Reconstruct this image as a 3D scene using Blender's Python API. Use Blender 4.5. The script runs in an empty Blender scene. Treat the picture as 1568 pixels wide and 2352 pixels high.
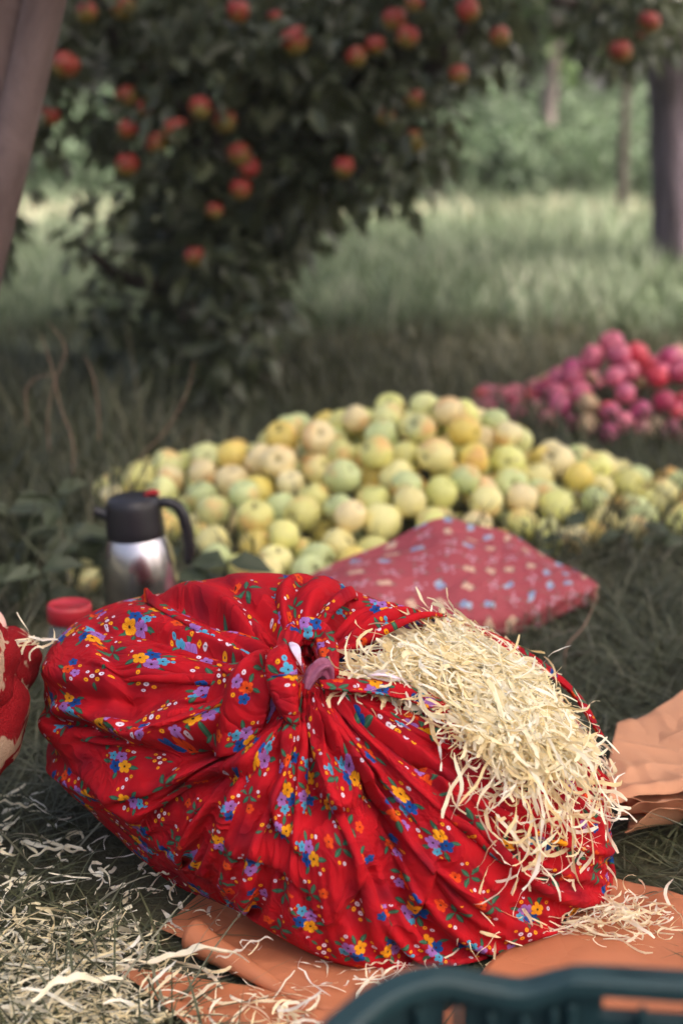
import bpy, math, random
import numpy as np

# ------------------------------------------------------------------ camera, light, exposure
scene = bpy.context.scene
PITCH = math.radians(14.2); FPX = 1624.0; EYE = np.array([0.0, 0.0, 1.0]); SC = 682 / 1568
cam = bpy.data.cameras.new('camera'); cam.sensor_fit = 'VERTICAL'; cam.sensor_height = 36
cam.lens = 36 * FPX / 1024; cam.clip_start = .05; cam.clip_end = 600
cam.dof.use_dof = True; cam.dof.focus_distance = 2.03; cam.dof.aperture_fstop = 2.7; cam.dof.aperture_blades = 0
camo = bpy.data.objects.new('camera', cam); scene.collection.objects.link(camo)
camo.location = EYE; camo.rotation_euler = (math.pi / 2 - PITCH, 0, 0); scene.camera = camo

SUN_EL, SUN_AZ = math.radians(52), math.radians(118)     # azimuth clockwise from +y (the view direction)
world = bpy.data.worlds.new('World'); scene.world = world; world.use_nodes = True
wn = world.node_tree.nodes; sky = wn.new('ShaderNodeTexSky'); sky.sky_type = 'NISHITA'; sky.sun_disc = False
sky.sun_elevation = SUN_EL; sky.sun_rotation = SUN_AZ; sky.air_density = .7; sky.dust_density = 10.0; sky.ozone_density = .0
world.node_tree.links.new(sky.outputs[0], wn['Background'].inputs[0]); wn['Background'].inputs[1].default_value = .15
sun = bpy.data.lights.new('sun', 'SUN'); sun.energy = 3.4; sun.angle = math.radians(14); sun.color = (1, .93, .84)
suno = bpy.data.objects.new('sun', sun); scene.collection.objects.link(suno)
suno.rotation_euler = (math.pi / 2 - SUN_EL, 0, math.pi - SUN_AZ); suno.location = (3, -3, 6)
vs = scene.view_settings; vs.view_transform = 'Standard'; vs.look = 'None'; vs.gamma = 1.0; vs.exposure = 1.55
scene.cycles.use_denoising = True; scene.cycles.max_bounces = 6; scene.cycles.transparent_max_bounces = 6
scene.cycles.caustics_reflective = False; scene.cycles.caustics_refractive = False

# ------------------------------------------------------------------ helpers
rng = np.random.RandomState(11); random.seed(5)
COL = scene.collection
CP, SP = math.cos(PITCH), math.sin(PITCH)
def nrm(v):
    v = np.asarray(v, float); return v / (np.linalg.norm(v, axis=-1, keepdims=True) + 1e-12)
def ray(px, py):                       # photo point (1568 x 2352) -> direction, forward component of the view axis = 1
    x = (px * SC - 341) / FPX; y = -(py * SC - 512) / FPX
    return np.array([x, CP + y * SP, -SP + y * CP])
def at(px, py, y):                     # the point at distance y in front of the camera
    d = ray(px, py); return EYE + d * (y / d[1])
def gnd(px, py, z=0.0):                # the point at height z
    d = ray(px, py); return EYE + d * ((z - 1.0) / d[2])
def project(P):
    D = P[..., 1] * CP - (P[..., 2] - 1) * SP; v = P[..., 1] * SP + (P[..., 2] - 1) * CP
    return np.stack([(341 + FPX * P[..., 0] / D) / SC, (512 - FPX * v / D) / SC], -1)
def inpoly(p, poly):
    x, y = p[..., 0], p[..., 1]; r = np.zeros(x.shape, bool); n = len(poly)
    for i in range(n):
        x0, y0 = poly[i]; x1, y1 = poly[(i + 1) % n]
        c = ((y0 > y) != (y1 > y)) & (x < (x1 - x0) * (y - y0) / (y1 - y0 + 1e-9) + x0); r ^= c
    return r
def tag(o, label=None, cat=None, group=None, kind=None):
    if label: o['label'] = label
    if cat: o['category'] = cat
    if group: o['group'] = group
    if kind: o['kind'] = kind
    return o
def mesh(name, V, F, mat=None, smooth=True, uv=None, attr=None):
    V = np.asarray(V, np.float32).reshape(-1, 3); me = bpy.data.meshes.new(name)
    if isinstance(F, np.ndarray):
        n, k = F.shape
        me.vertices.add(len(V)); me.vertices.foreach_set('co', V.ravel())
        me.loops.add(n * k); me.loops.foreach_set('vertex_index', F.astype(np.int32).ravel())
        me.polygons.add(n); me.polygons.foreach_set('loop_start', np.arange(0, n * k, k, dtype=np.int32))
        me.update(calc_edges=True)
    else:
        me.from_pydata(V.tolist(), [], F)
    me.polygons.foreach_set('use_smooth', np.full(len(me.polygons), smooth, bool))
    if uv is not None:
        li = np.empty(len(me.loops), np.int32); me.loops.foreach_get('vertex_index', li)
        l = me.uv_layers.new(name='UVMap'); uv = np.asarray(uv, np.float32)
        l.data.foreach_set('uv', (uv[li] if len(uv) == len(V) and len(uv) != len(li) else uv).ravel())
    if attr is not None:
        a = me.attributes.new('rnd', 'FLOAT', 'POINT'); a.data.foreach_set('value', np.asarray(attr, np.float32))
    if mat: me.materials.append(mat)
    me.update(); return me
def obj(name, me, parent=None, loc=None, rot=None, scale=None):
    o = bpy.data.objects.new(name, me); COL.objects.link(o)
    if parent: o.parent = parent
    if loc is not None: o.location = loc
    if rot is not None: o.rotation_euler = rot
    if scale is not None: o.scale = scale if hasattr(scale, '__len__') else (scale,) * 3
    return o
def empty(name, loc=(0, 0, 0), rz=0):
    o = bpy.data.objects.new(name, None); COL.objects.link(o); o.location = loc; o.rotation_euler = (0, 0, rz); return o
def gridfaces(nu, nv, wrapv=False):
    i, j = np.meshgrid(np.arange(nu - 1), np.arange(nv if wrapv else nv - 1), indexing='ij'); j2 = (j + 1) % nv
    return np.stack([i * nv + j, i * nv + j2, (i + 1) * nv + j2, (i + 1) * nv + j], -1).reshape(-1, 4)
def resample(pts, n):
    pts = np.asarray(pts, float); k = len(pts); t = np.linspace(0, k - 1, n); out = []
    P = np.vstack([2 * pts[0] - pts[1], pts, 2 * pts[-1] - pts[-2]])
    for s in t:
        i = min(int(s), k - 2); f = s - i; a, b, c, d = P[i:i + 4]
        out.append(.5 * (2 * b + (c - a) * f + (2 * a - 5 * b + 4 * c - d) * f * f + (3 * b - a - 3 * c + d) * f ** 3))
    return np.array(out)
def tube(pts, rad, n=10, seg=20, bump=0., caps=True, seed=0, flut=0, flutn=5):
    P = resample(pts, seg); R = resample(np.asarray(rad, float)[:, None], seg)[:, 0].clip(1e-4)
    T = nrm(np.gradient(P, axis=0)); up = np.array([0, 0, 1.]) if abs(T[0][2]) < .9 else np.array([1., 0, 0])
    a = nrm(np.cross(T[0], up)); r = np.random.RandomState(seed); V = []
    ph = r.rand() * 6
    for k in range(seg):
        a = nrm(a - T[k] * (a @ T[k])); b = np.cross(T[k], a); th = np.arange(n) / n * 2 * np.pi
        rr = R[k] * (1 + bump * (r.rand(n) - .5) + flut * np.sin(flutn * th + ph + k * .12))
        V.append(P[k] + rr[:, None] * (np.cos(th)[:, None] * a + np.sin(th)[:, None] * b))
    V = np.array(V).reshape(-1, 3); F = gridfaces(seg, n, True).tolist()
    if caps: F += [list(range(n))[::-1], list(range((seg - 1) * n, seg * n))]
    u, v = np.meshgrid(np.linspace(0, 1, seg), np.arange(n) / n, indexing='ij')
    return V, F
def lathe(prof, n=40):
    prof = np.asarray(prof, float); th = np.arange(n) / n * 2 * np.pi
    V = np.stack([prof[:, :1] * np.cos(th), prof[:, :1] * np.sin(th), np.repeat(prof[:, 1:], n, 1)], -1).reshape(-1, 3)
    return V, gridfaces(len(prof), n, True)
def box(c, s):
    x, y, z = np.array(s) / 2; c = np.asarray(c)
    V = np.array([[-x, -y, -z], [x, -y, -z], [x, y, -z], [-x, y, -z], [-x, -y, z], [x, -y, z], [x, y, z], [-x, y, z]]) + c
    return V, [[0, 3, 2, 1], [4, 5, 6, 7], [0, 1, 5, 4], [1, 2, 6, 5], [2, 3, 7, 6], [3, 0, 4, 7]]
def join(parts):
    V = []; F = []; o = 0
    for v, f in parts:
        V.append(np.asarray(v)); F += [[i + o for i in q] for q in (f.tolist() if isinstance(f, np.ndarray) else f)]; o += len(v)
    return np.vstack(V), F
def vnoise(x, y, seed=0):              # smooth value noise
    def h(i, j):
        n = np.sin(i * 127.1 + j * 311.7 + seed * 74.7) * 43758.5453; return n - np.floor(n)
    i, j = np.floor(x), np.floor(y); f, g = x - i, y - j; f = f * f * (3 - 2 * f); g = g * g * (3 - 2 * g)
    return (h(i, j) * (1 - f) + h(i + 1, j) * f) * (1 - g) + (h(i, j + 1) * (1 - f) + h(i + 1, j + 1) * f) * g

# ------------------------------------------------------------------ material helpers
class NT:
    def __init__(s, name, rough=.7):
        s.mat = bpy.data.materials.new(name); s.mat.use_nodes = True; s.t = s.mat.node_tree
        s.b = s.t.nodes['Principled BSDF']; s.b.inputs['Roughness'].default_value = rough
    def put(s, sock, v):
        if isinstance(v, bpy.types.NodeSocket): s.t.links.new(v, sock)
        elif v is not None:
            if hasattr(v, '__len__') and len(v) == 3 and len(getattr(sock, 'default_value', ())) == 4: v = (*v, 1)
            sock.default_value = v
    def n(s, ty, **k):
        n = s.t.nodes.new(ty)
        for a, v in k.items(): setattr(n, a, v)
        return n
    def m(s, op, a, b=None, c=None, clamp=False):
        n = s.n('ShaderNodeMath', operation=op, use_clamp=clamp)
        for i, v in enumerate((a, b, c)): s.put(n.inputs[i], v)
        return n.outputs[0]
    def mix(s, f, a, b, blend='MIX'):
        n = s.n('ShaderNodeMix', data_type='RGBA', blend_type=blend)
        s.put(n.inputs[0], f); s.put(n.inputs[6], a); s.put(n.inputs[7], b); return n.outputs[2]
    def noise(s, scale, detail=3, vec=None, rough=.55, dist=0., out=0):
        n = s.n('ShaderNodeTexNoise'); n.inputs['Scale'].default_value = scale; n.inputs['Detail'].default_value = detail
        n.inputs['Roughness'].default_value = rough; n.inputs['Distortion'].default_value = dist
        if vec is not None: s.t.links.new(vec, n.inputs['Vector'])
        return n.outputs[out]
    def ramp(s, f, stops, interp='LINEAR'):
        n = s.n('ShaderNodeValToRGB'); s.put(n.inputs[0], f); e = n.color_ramp.elements; n.color_ramp.interpolation = interp
        while len(e) < len(stops): e.new(.5)
        for q, (p, c) in zip(e, stops): q.position = p; q.color = (*c, 1) if len(c) == 3 else c
        return n.outputs[0]
    def coord(s, k='Object'): return s.n('ShaderNodeTexCoord').outputs[k]
    def attr(s, name='rnd'): return s.n('ShaderNodeAttribute', attribute_name=name).outputs['Fac']
    def rand(s): return s.n('ShaderNodeObjectInfo').outputs['Random']
    def xyz(s, v):
        n = s.n('ShaderNodeSeparateXYZ'); s.t.links.new(v, n.inputs[0]); return n.outputs
    def bump(s, h, strength=.3, dist=.01):
        n = s.n('ShaderNodeBump'); n.inputs['Strength'].default_value = strength; n.inputs['Distance'].default_value = dist
        s.put(n.inputs['Height'], h); s.t.links.new(n.outputs[0], s.b.inputs['Normal']); return n
    def set(s, **k):
        for a, v in k.items(): s.put(s.b.inputs[a.replace('_', ' ')], v)
        return s.mat
    def translucent(s, col, f):
        t = s.n('ShaderNodeBsdfTranslucent'); s.put(t.inputs[0], col); x = s.n('ShaderNodeMixShader'); x.inputs[0].default_value = f
        s.t.links.new(s.b.outputs[0], x.inputs[1]); s.t.links.new(t.outputs[0], x.inputs[2])
        s.t.links.new(x.outputs[0], s.t.nodes['Material Output'].inputs[0])

def leafy(name, stops, rough=.45, trans=.25, spec=.5):
    m = NT(name, rough); c = m.ramp(m.attr(), stops); c = m.mix(m.m('MULTIPLY', m.noise(9, 2, m.coord()), .5), c, (.02, .03, .015))
    m.set(Base_Color=c, Specular_IOR_Level=spec)
    if trans: m.translucent(c, trans)
    return m.mat
M = {}
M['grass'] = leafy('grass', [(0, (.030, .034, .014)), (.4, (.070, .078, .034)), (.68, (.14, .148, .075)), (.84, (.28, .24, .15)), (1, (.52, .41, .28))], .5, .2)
M['meadow'] = leafy('meadow_grass', [(0, (.08, .125, .055)), (.4, (.17, .23, .125)), (.75, (.30, .35, .23)), (1, (.60, .58, .47))], .55, .4)  # tones raised to carry part of the meadow's sunlight
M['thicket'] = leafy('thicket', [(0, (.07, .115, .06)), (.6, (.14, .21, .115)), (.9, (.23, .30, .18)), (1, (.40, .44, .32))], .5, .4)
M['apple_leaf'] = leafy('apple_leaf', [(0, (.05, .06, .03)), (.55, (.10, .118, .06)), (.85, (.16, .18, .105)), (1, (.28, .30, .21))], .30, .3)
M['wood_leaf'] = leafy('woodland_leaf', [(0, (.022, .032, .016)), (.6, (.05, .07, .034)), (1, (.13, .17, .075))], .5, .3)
M['light_leaf'] = leafy('light_leaf', [(0, (.06, .11, .03)), (.6, (.12, .2, .06)), (1, (.22, .30, .12))], .5, .4)
M['weed'] = leafy('weed_leaf', [(0, (.06, .08, .038)), (1, (.13, .155, .085))], .5, .25)
m = NT('soil', .95); nz = m.noise(6, 6, m.coord())
m.bump(m.noise(60, 4, m.coord()), .6, .02)
M['soil'] = m.set(Base_Color=m.mix(m.m('MULTIPLY', m.noise(.35, 3, m.coord()), 1.3, clamp=True), m.ramp(nz, [(.3, (.022, .018, .011)), (.6, (.055, .046, .026)), (.8, (.10, .08, .048))]),
                  m.ramp(nz, [(.3, (.028, .03, .013)), (.6, (.06, .066, .028)), (.8, (.09, .095, .045))])))
def bark(name, a, b, scale=(6, 6, 1.2), bump=.8):
    m = NT(name, .9); mp = m.n('ShaderNodeMapping'); mp.inputs['Scale'].default_value = scale
    m.t.links.new(m.coord(), mp.inputs['Vector']); n = m.noise(4, 5, mp.outputs[0], .65, .6)
    m.bump(n, bump, .03); c = m.ramp(n, [(.3, a), (.55, b), (.8, tuple(min(1, q * 1.5) for q in b))])
    return m.set(Base_Color=m.mix(m.m('MULTIPLY', m.noise(1.7, 3, m.coord()), .6), c, a))
M['bark'] = bark('apple_bark', (.022, .016, .013), (.06, .047, .04))
M['bark_lilac'] = bark('grey_bark', (.018, .012, .014), (.17, .13, .165), (4, 4, .5), 1.0)
M['bark_pale'] = bark('pale_bark', (.10, .08, .075), (.28, .23, .22), (5, 5, 2))
M['bark_smooth'] = bark('smooth_bark', (.07, .042, .038), (.17, .118, .112), (2.2, 2.2, .9), .3)

# ------------------------------------------------------------------ vegetation builders (numpy)
def blades(P, az, L, W, t0, t1, seg=3):
    """curved grass blades: root P, azimuth, length, width, tilt from vertical at root and tip"""
    n = len(P); cur = P.copy(); V = np.zeros((n, 2 * seg + 1, 3)); h = np.stack([np.cos(az), np.sin(az), 0 * az], 1)
    tw = rng.rand(n) * 1.6 - .8; sd = np.stack([-np.sin(az + tw), np.cos(az + tw), .25 * np.sin(tw)], 1)
    for k in range(seg):
        w = (W * (1 - (k / seg) ** 2 * .75) * (.6 if k == 0 else 1))[:, None] * .5
        V[:, 2 * k] = cur - sd * w; V[:, 2 * k + 1] = cur + sd * w
        t = t0 + (t1 - t0) * (k + .5) / seg
        cur = cur + (L / seg)[:, None] * (np.sin(t)[:, None] * h + np.cos(t)[:, None] * np.array([0, 0, 1.]))
    V[:, -1] = cur
    f = []
    for k in range(seg - 1): f += [[2 * k, 2 * k + 1, 2 * k + 3], [2 * k, 2 * k + 3, 2 * k + 2]]
    f.append([2 * seg - 2, 2 * seg - 1, 2 * seg]); f = np.array(f)
    F = (np.arange(n)[:, None, None] * (2 * seg + 1) + f[None]).reshape(-1, 3)
    return V.reshape(-1, 3), F, 2 * seg + 1
def leaves(P, D, N, L, W, droop=.25):
    """pointed leaves folded on the midrib: base P, direction D, normal N"""
    D = nrm(D); S = nrm(np.cross(D, N)); N = np.cross(S, D); n = len(P); L = L[:, None]; W = W[:, None]
    V = np.zeros((n, 7, 3)); V[:, 0] = P
    a = P + D * L * .33 - N * L * droop * .05; b = P + D * L * .68 - N * L * droop * .35
    V[:, 1] = a; V[:, 2] = a + S * W * .5 + N * W * .16; V[:, 3] = a - S * W * .5 + N * W * .16
    V[:, 4] = b + S * W * .38 + N * W * .10; V[:, 5] = b - S * W * .38 + N * W * .10
    V[:, 6] = P + D * L - N * L * droop
    f = np.array([[0, 2, 1], [0, 1, 3], [1, 2, 4], [1, 5, 3], [1, 4, 6], [1, 6, 5]])
    return V.reshape(-1, 3), (np.arange(n)[:, None, None] * 7 + f[None]).reshape(-1, 3), 7
def foliage(name, centres, per, spread, L, mat, parent=None, hang=.35, seed=0, wl=.45):
    r = np.random.RandomState(seed); C = np.repeat(centres, per, 0); n = len(C)
    P = C + nrm(r.randn(n, 3)) * (r.rand(n, 1) ** .6) * spread
    D = nrm(P - C) * .8 + r.randn(n, 3) * .5; D[:, 2] -= hang
    N = r.randn(n, 3) * .7; N[:, 2] += 1
    ll = L * (.65 + .7 * r.rand(n)); V, F, k = leaves(P, D, nrm(N), ll, ll * (wl + .15 * r.rand(n)))
    rn = np.clip(np.repeat(r.rand(len(centres)), per) * .5 + r.rand(n) * .5, 0, 1)
    return obj(name, mesh(name, V, F, mat, False, attr=np.repeat(rn, k)), parent)

# ------------------------------------------------------------------ ground
def gz(x, y):
    return .018 * (vnoise(x * 1.3 + 7, y * 1.3, 1) - .5) * np.clip((np.hypot(x, y - 2) - .9) / .8, 0, 1) + .10 * np.clip((y - 7) / 8, 0, 1) * (vnoise(x * .25, y * .25, 2) - .2)
xs = np.concatenate([np.linspace(-150, -9, 16), np.linspace(-8, 8, 130), np.linspace(9, 150, 16)])
ys = np.concatenate([np.linspace(-40, -2, 8), np.linspace(-1.5, 20, 160), np.linspace(21, 260, 26)])
gx, gy = np.meshgrid(xs, ys, indexing='ij')
tag(obj('ground', mesh('ground', np.stack([gx, gy, gz(gx, gy)], -1).reshape(-1, 3), gridfaces(len(xs), len(ys))[:, ::-1], M['soil'])), 'dark trampled earth under the grass', None, None, 'structure')

def scatter(n, y0, y1, side=1.25, power=1.0):
    y = y0 + (y1 - y0) * rng.rand(n) ** power; hw = (y * .27 + .35) * side
    x = (rng.rand(n) * 2 - 1) * hw; return x, y
def grass(name, n, y0, y1, L, W, t0, t1, mat, label, rpow=1.0, side=1.25, keep=None, seg=3, power=1.0):
    x, y = scatter(n, y0, y1, side, power)
    if keep is not None: k = keep(x, y); x, y = x[k], y[k]
    n = len(x); P = np.stack([x, y, gz(x, y) - .004], 1); az = rng.rand(n) * 6.283 + 1.2 * np.sin(x * 3 + y * 2)
    cl = vnoise(x * 5, y * 5, 4)
    V, F, k = blades(P, az, (L[0] + (L[1] - L[0]) * rng.rand(n)) * (.6 + .8 * cl), W[0] + (W[1] - W[0]) * rng.rand(n),
                     t0[0] + (t0[1] - t0[0]) * rng.rand(n), t1[0] + (t1[1] - t1[0]) * rng.rand(n), seg)
    V[:, 2] = np.maximum(V[:, 2], gz(V[:, 0], V[:, 1]) + .002)
    rn = np.clip(rng.rand(n) ** rpow * .75 + .3 * (vnoise(x * 2, y * 2, 9) - .3), 0, 1)
    return tag(obj(name, mesh(name, V, F, mat, True, attr=np.repeat(rn, k))), label, 'grass', None, 'stuff')
def off_bundle(x, y):
    q = project(np.stack([x, y, 0 * x], -1))
    pap = [[(385, 2150), (700, 2050), (1330, 2000), (1640, 2080), (1900, 2600), (600, 2600), (480, 2390), (255, 2225), (430, 2215)], [(1372, 1960), (1720, 1900), (1790, 1670), (1420, 1790)]]
    k = np.hypot((x + .03) / .33, (y - 2.05) / .28) > 1
    for p in pap: k &= ~inpoly(q, p)
    return k
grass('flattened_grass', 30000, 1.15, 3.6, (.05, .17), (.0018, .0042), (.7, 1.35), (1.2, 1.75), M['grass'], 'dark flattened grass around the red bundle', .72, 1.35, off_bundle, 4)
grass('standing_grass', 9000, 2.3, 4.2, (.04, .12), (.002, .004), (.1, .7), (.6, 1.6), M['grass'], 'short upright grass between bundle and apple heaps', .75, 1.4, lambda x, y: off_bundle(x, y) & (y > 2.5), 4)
M['dry_grass'] = leafy('dry_grass', [(0, (.13, .14, .085)), (.5, (.26, .25, .17)), (.8, (.42, .36, .26)), (1, (.60, .50, .38))], .5, .25)
grass('dry_grass', 1700, 1.5, 3.5, (.08, .24), (.0022, .0050), (.5, 1.2), (1.2, 2.0), M['dry_grass'], 'pale dry grass strands lying over the dark grass', 1.0, 1.3, off_bundle, 5)
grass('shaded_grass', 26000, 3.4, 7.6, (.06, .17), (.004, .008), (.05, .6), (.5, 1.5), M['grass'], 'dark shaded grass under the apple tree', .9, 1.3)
grass('weedy_grass', 5200, 3.0, 5.6, (.14, .34), (.004, .008), (.05, .45), (.5, 1.4), M['grass'], 'taller weedy grass behind the thermos flask', 1.2, 1.4, lambda x, y: x < -.42 - .05 * (y - 3), 4)
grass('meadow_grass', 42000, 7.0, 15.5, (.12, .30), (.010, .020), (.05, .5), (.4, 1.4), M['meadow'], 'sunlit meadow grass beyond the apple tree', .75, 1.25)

m = NT('sunlit_thatch', .95); nz = m.noise(5, 5, m.coord()); M['thatch'] = m.set(Base_Color=m.ramp(nz, [(.3, (.08, .10, .05)), (.55, (.17, .20, .11)), (.75, (.30, .30, .20))]))  # thatch colour lightened to stand in for sunlight on the ground
mx, my = np.meshgrid(np.linspace(-11, 11, 60), np.linspace(0, 1, 50) ** 1.4, indexing='ij'); my = 7.2 + .5 * np.sin(mx * 1.1) + .35 * np.sin(mx * 2.9 + 1) + my * 13
tag(obj('meadow', mesh('meadow', np.stack([mx, my, gz(mx, my) + .012], -1).reshape(-1, 3), gridfaces(60, 50)[:, ::-1].copy(), M['thatch'])), 'meadow thatch with sunlight painted into its pale colour', None, None, 'structure')
m = NT('sunlit_hay', .95); M['hay'] = m.set(Base_Color=m.ramp(m.noise(3, 5, m.coord()), [(.3, (.26, .26, .16)), (.6, (.38, .35, .25)), (.8, (.46, .38, .29))]))  # pale tones paint a sunlit band into the hay
n = 1500; x = -2.6 + rng.rand(n) ** 1.3 * 7; y = 12.4 + 1.6 * rng.rand(n) + .25 * np.sin(x); P = np.stack([x, y, gz(x, y) + .02], 1)
V, F, k = blades(P, rng.rand(n) * 6.28, .16 + .20 * rng.rand(n), .012 + .012 * rng.rand(n), .2 + rng.rand(n) * .6, .8 + rng.rand(n) * .9, 3)
tag(obj('sunlit_hay_strip', mesh('sunlit_hay_strip', V, F, M['hay'], True)), 'pale hay strip coloured as a sunlit band at the foot of the thicket', 'hay', None, 'stuff')
# ------------------------------------------------------------------ thicket and woodland behind the meadow
n = 2600; x = (rng.rand(n) * 2 - 1) * 8.5; y = 15 + rng.rand(n) * 4.5
z = rng.rand(n) ** .8 * (.75 + .45 * vnoise(x * .7, y * .5, 3)) * (.75 + .07 * (y - 15)) + .05
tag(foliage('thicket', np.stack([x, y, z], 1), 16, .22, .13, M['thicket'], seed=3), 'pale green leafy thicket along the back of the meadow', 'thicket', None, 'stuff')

def leaf_tree(name, x, y, h, r, mat, bmat, seed, label, tr=.12, n=260, per=34, L=.3, zlo=.3, lean=(0, 0), group='trees behind the meadow'):
    q = np.random.RandomState(seed); t = empty(name, (x, y, 0)); tag(t, label, 'tree', group)
    top = np.array([lean[0], lean[1], h * .72])
    obj('trunk', mesh('trunk', *tube([(0, 0, -.1), top * .33, top * .66 + [.05, 0, 0], top], [tr * 1.25, tr, tr * .8, tr * .35], 10, 18, .12, seed=seed, flut=.08), bmat), t)
    cs = []
    for k in range(6):
        a = q.rand() * 6.28; s = top * (.45 + .1 * k); e = s + [math.cos(a) * r * .7, math.sin(a) * r * .7, h * .13]
        obj('limb', mesh('limb', *tube([s, (s + e) / 2 + [0, 0, .1], e], [tr * .45, tr * .3, tr * .1], 7, 8, .1, seed=k), bmat), t)
    u = nrm(q.randn(n, 3)); rad = q.rand(n, 1) ** .45
    c = u * rad * np.array([r, r, h * (1 - zlo) * .5]) + [lean[0], lean[1], h * (zlo + (1 - zlo) * .5)]
    c = c[vnoise(c[:, 0] * 1.3 + seed, c[:, 2] * 1.3 + c[:, 1], seed) > .3]
    foliage('crown', c, per, r * .22, L, mat, t, .3, seed)
    return t
wood = [(-9.5, 24, 8, 3.4), (-6, 28, 9, 3.8), (-2.2, 25, 8, 3.4), (1.2, 27, 9, 3.4), (4.0, 31, 10, 3.8), (7.4, 26, 8, 3.3), (10.5, 29, 9, 3.6), (-12, 33, 10, 4.2), (0, 37, 11, 4.4), (8, 38, 11, 4.4), (-5, 40, 12, 4.6), (14, 36, 11, 4.2), (4.5, 44, 12, 4.8)]
pos = ['leftmost', 'second', 'third', 'fourth', 'fifth', 'sixth', 'rightmost']
for i, (x, y, h, r) in enumerate(wood):
    lab = ('%s dark tree of the front row behind the thicket' % (pos[i] if i in (0, 6) else pos[i] + ' from the left') if i < 7 else 'dark tree in the deep woodland, %s' % ('behind the first tree', 'behind the middle trees', 'at the back right', 'at the back left', 'far right corner', 'furthest back of all')[i - 7])
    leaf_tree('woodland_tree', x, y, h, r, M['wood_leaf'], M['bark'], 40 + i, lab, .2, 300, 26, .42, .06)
leaf_tree('added_shade_tree', 3.9, .1, 8.6, 2.9, M['wood_leaf'], M['bark'], 90, 'unseen tree added to shade the bundle, beyond the right of the picture', .2, 100, 30, .30, .32, (0, 0), 'added shade trees beside the viewer')  # unseen tree, put in to filter the sun over the bundle
leaf_tree('added_shade_tree', 3.5, 3.1, 8.6, 2.6, M['wood_leaf'], M['bark'], 91, 'unseen tree added to shade the heaps, beyond the right of the picture', .2, 230, 30, .30, .32, (0, 0), 'added shade trees beside the viewer')  # second unseen tree, added to keep the heaps in shade
P = at(1262, 330, 16.5)
leaf_tree('young_tree', P[0] - .05, 16.5, 4.6, 1.1, M['light_leaf'], M['bark_pale'], 71, 'slender pale-trunked young tree standing in the thicket', .065, 110, 26, .16, .30, (.12, 0))
P = at(1436, 330, 13.5)
leaf_tree('young_tree', P[0], 13.5, 4.2, .9, M['light_leaf'], M['bark'], 72, 'thin dark sapling near the big trunk', .035, 60, 24, .15, .45, (-.05, 0))

# ------------------------------------------------------------------ apples
def apple_mesh(name, seed, mat, n=18):
    r = np.random.RandomState(seed); k = 13; ph = np.linspace(0, np.pi, k); h = .46 + .05 * r.rand()
    rr = .5 * np.sin(ph) ** .82 * (1 + .10 * np.cos(ph)); zz = h * np.cos(ph)
    zz -= .17 * np.exp(-(rr / .13) ** 2) * (ph < 1.5); zz += .10 * np.exp(-(rr / .12) ** 2) * (ph > 1.5)
    V, F = lathe(np.stack([np.maximum(rr, .002), zz], 1)[::-1], n)
    th = np.arctan2(V[:, 1], V[:, 0]); V[:, :2] *= (1 + .035 * np.sin(2 * th + r.rand() * 6) + .02 * np.sin(5 * th + r.rand() * 6) * (V[:, 2:3].ravel() < 0))[:, None]
    V[:, 0] += .06 * (r.rand() - .5) * V[:, 2]; V[:, 2] += .08 * (r.rand() - .5) * V[:, 0]
    return mesh(name, V, F, mat)
def skin(name, cols, blush, bamt, rough=.42, spots=.5):
    m = NT(name, rough); co = m.coord(); x = m.xyz(co); rn = m.rand()
    base = m.n('ShaderNodeObjectInfo').outputs['Color'] if cols is None else m.ramp(rn, cols, 'LINEAR')
    st = m.noise(5, 4, co, .6, .5)
    mot = m.m('ADD', m.m('MULTIPLY', x[0], 1.1), m.m('MULTIPLY', m.noise(2.2, 3, co), 1.2))
    mot = m.m('ADD', mot, m.m('MULTIPLY', m.m('FRACT', m.m('MULTIPLY', rn, 17.3)), bamt))
    if name.startswith('red_green'): mot = m.m('ADD', m.m('MULTIPLY_ADD', x[2], -1.6, .22), m.m('MULTIPLY', m.noise(2.2, 3, co), 1.9))
    c = m.mix(m.m('MULTIPLY', m.m('SUBTRACT', mot, 1.0), 2.0, clamp=True), base, blush)
    c = m.mix(m.m('MULTIPLY', m.m('SUBTRACT', st, .5), .8, clamp=True), c, (.72, .6, .32))
    # russet round the stem hollow and eye, and a few bruises
    hol = m.m('SQRT', m.m('ADD', m.m('MULTIPLY', x[0], x[0]), m.m('MULTIPLY', x[1], x[1])))
    c = m.mix(m.m('MULTIPLY', m.m('SUBTRACT', .13, hol), 7, clamp=True), c, (.10, .085, .03))
    off = m.n('ShaderNodeVectorMath', operation='ADD'); m.t.links.new(co, off.inputs[0]); cx = m.n('ShaderNodeCombineXYZ'); m.put(cx.inputs[0], m.m('MULTIPLY', rn, 37.)); m.t.links.new(cx.outputs[0], off.inputs[1])
    br = m.noise(2.6, 3, off.outputs[0]); c = m.mix(m.m('MULTIPLY', m.m('SUBTRACT', br, .66), 14 * spots, clamp=True), c, (.16, .06, .02))
    m.set(Base_Color=c, Specular_IOR_Level=.4, Subsurface_Weight=0.0); return m.mat
M['yellow_skin'] = skin('yellow_apple_skin', None, (.78, .40, .13), .26, .32)
M['pink_skin'] = skin('pink_apple_skin', None, (.55, .12, .22), .6, .38, .2)
M['tree_skin'] = skin('red_green_apple_skin', [(0, (.27, .015, .012)), (.5, (.33, .025, .02)), (1, (.25, .03, .014))], (.20, .15, .035), .55, .38, .1)
m = NT('apple_stem', .9); M['stem'] = m.set(Base_Color=(.07, .045, .025))
def stem_mesh():
    return mesh('stem', *tube([(0, 0, .27), (.02, .01, .42), (.06, .02, .56)], [.022, .018, .026], 6, 6), M['stem'])
STEM = stem_mesh()
YAP = [apple_mesh('apple', s, M['yellow_skin']) for s in range(5)]
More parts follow.
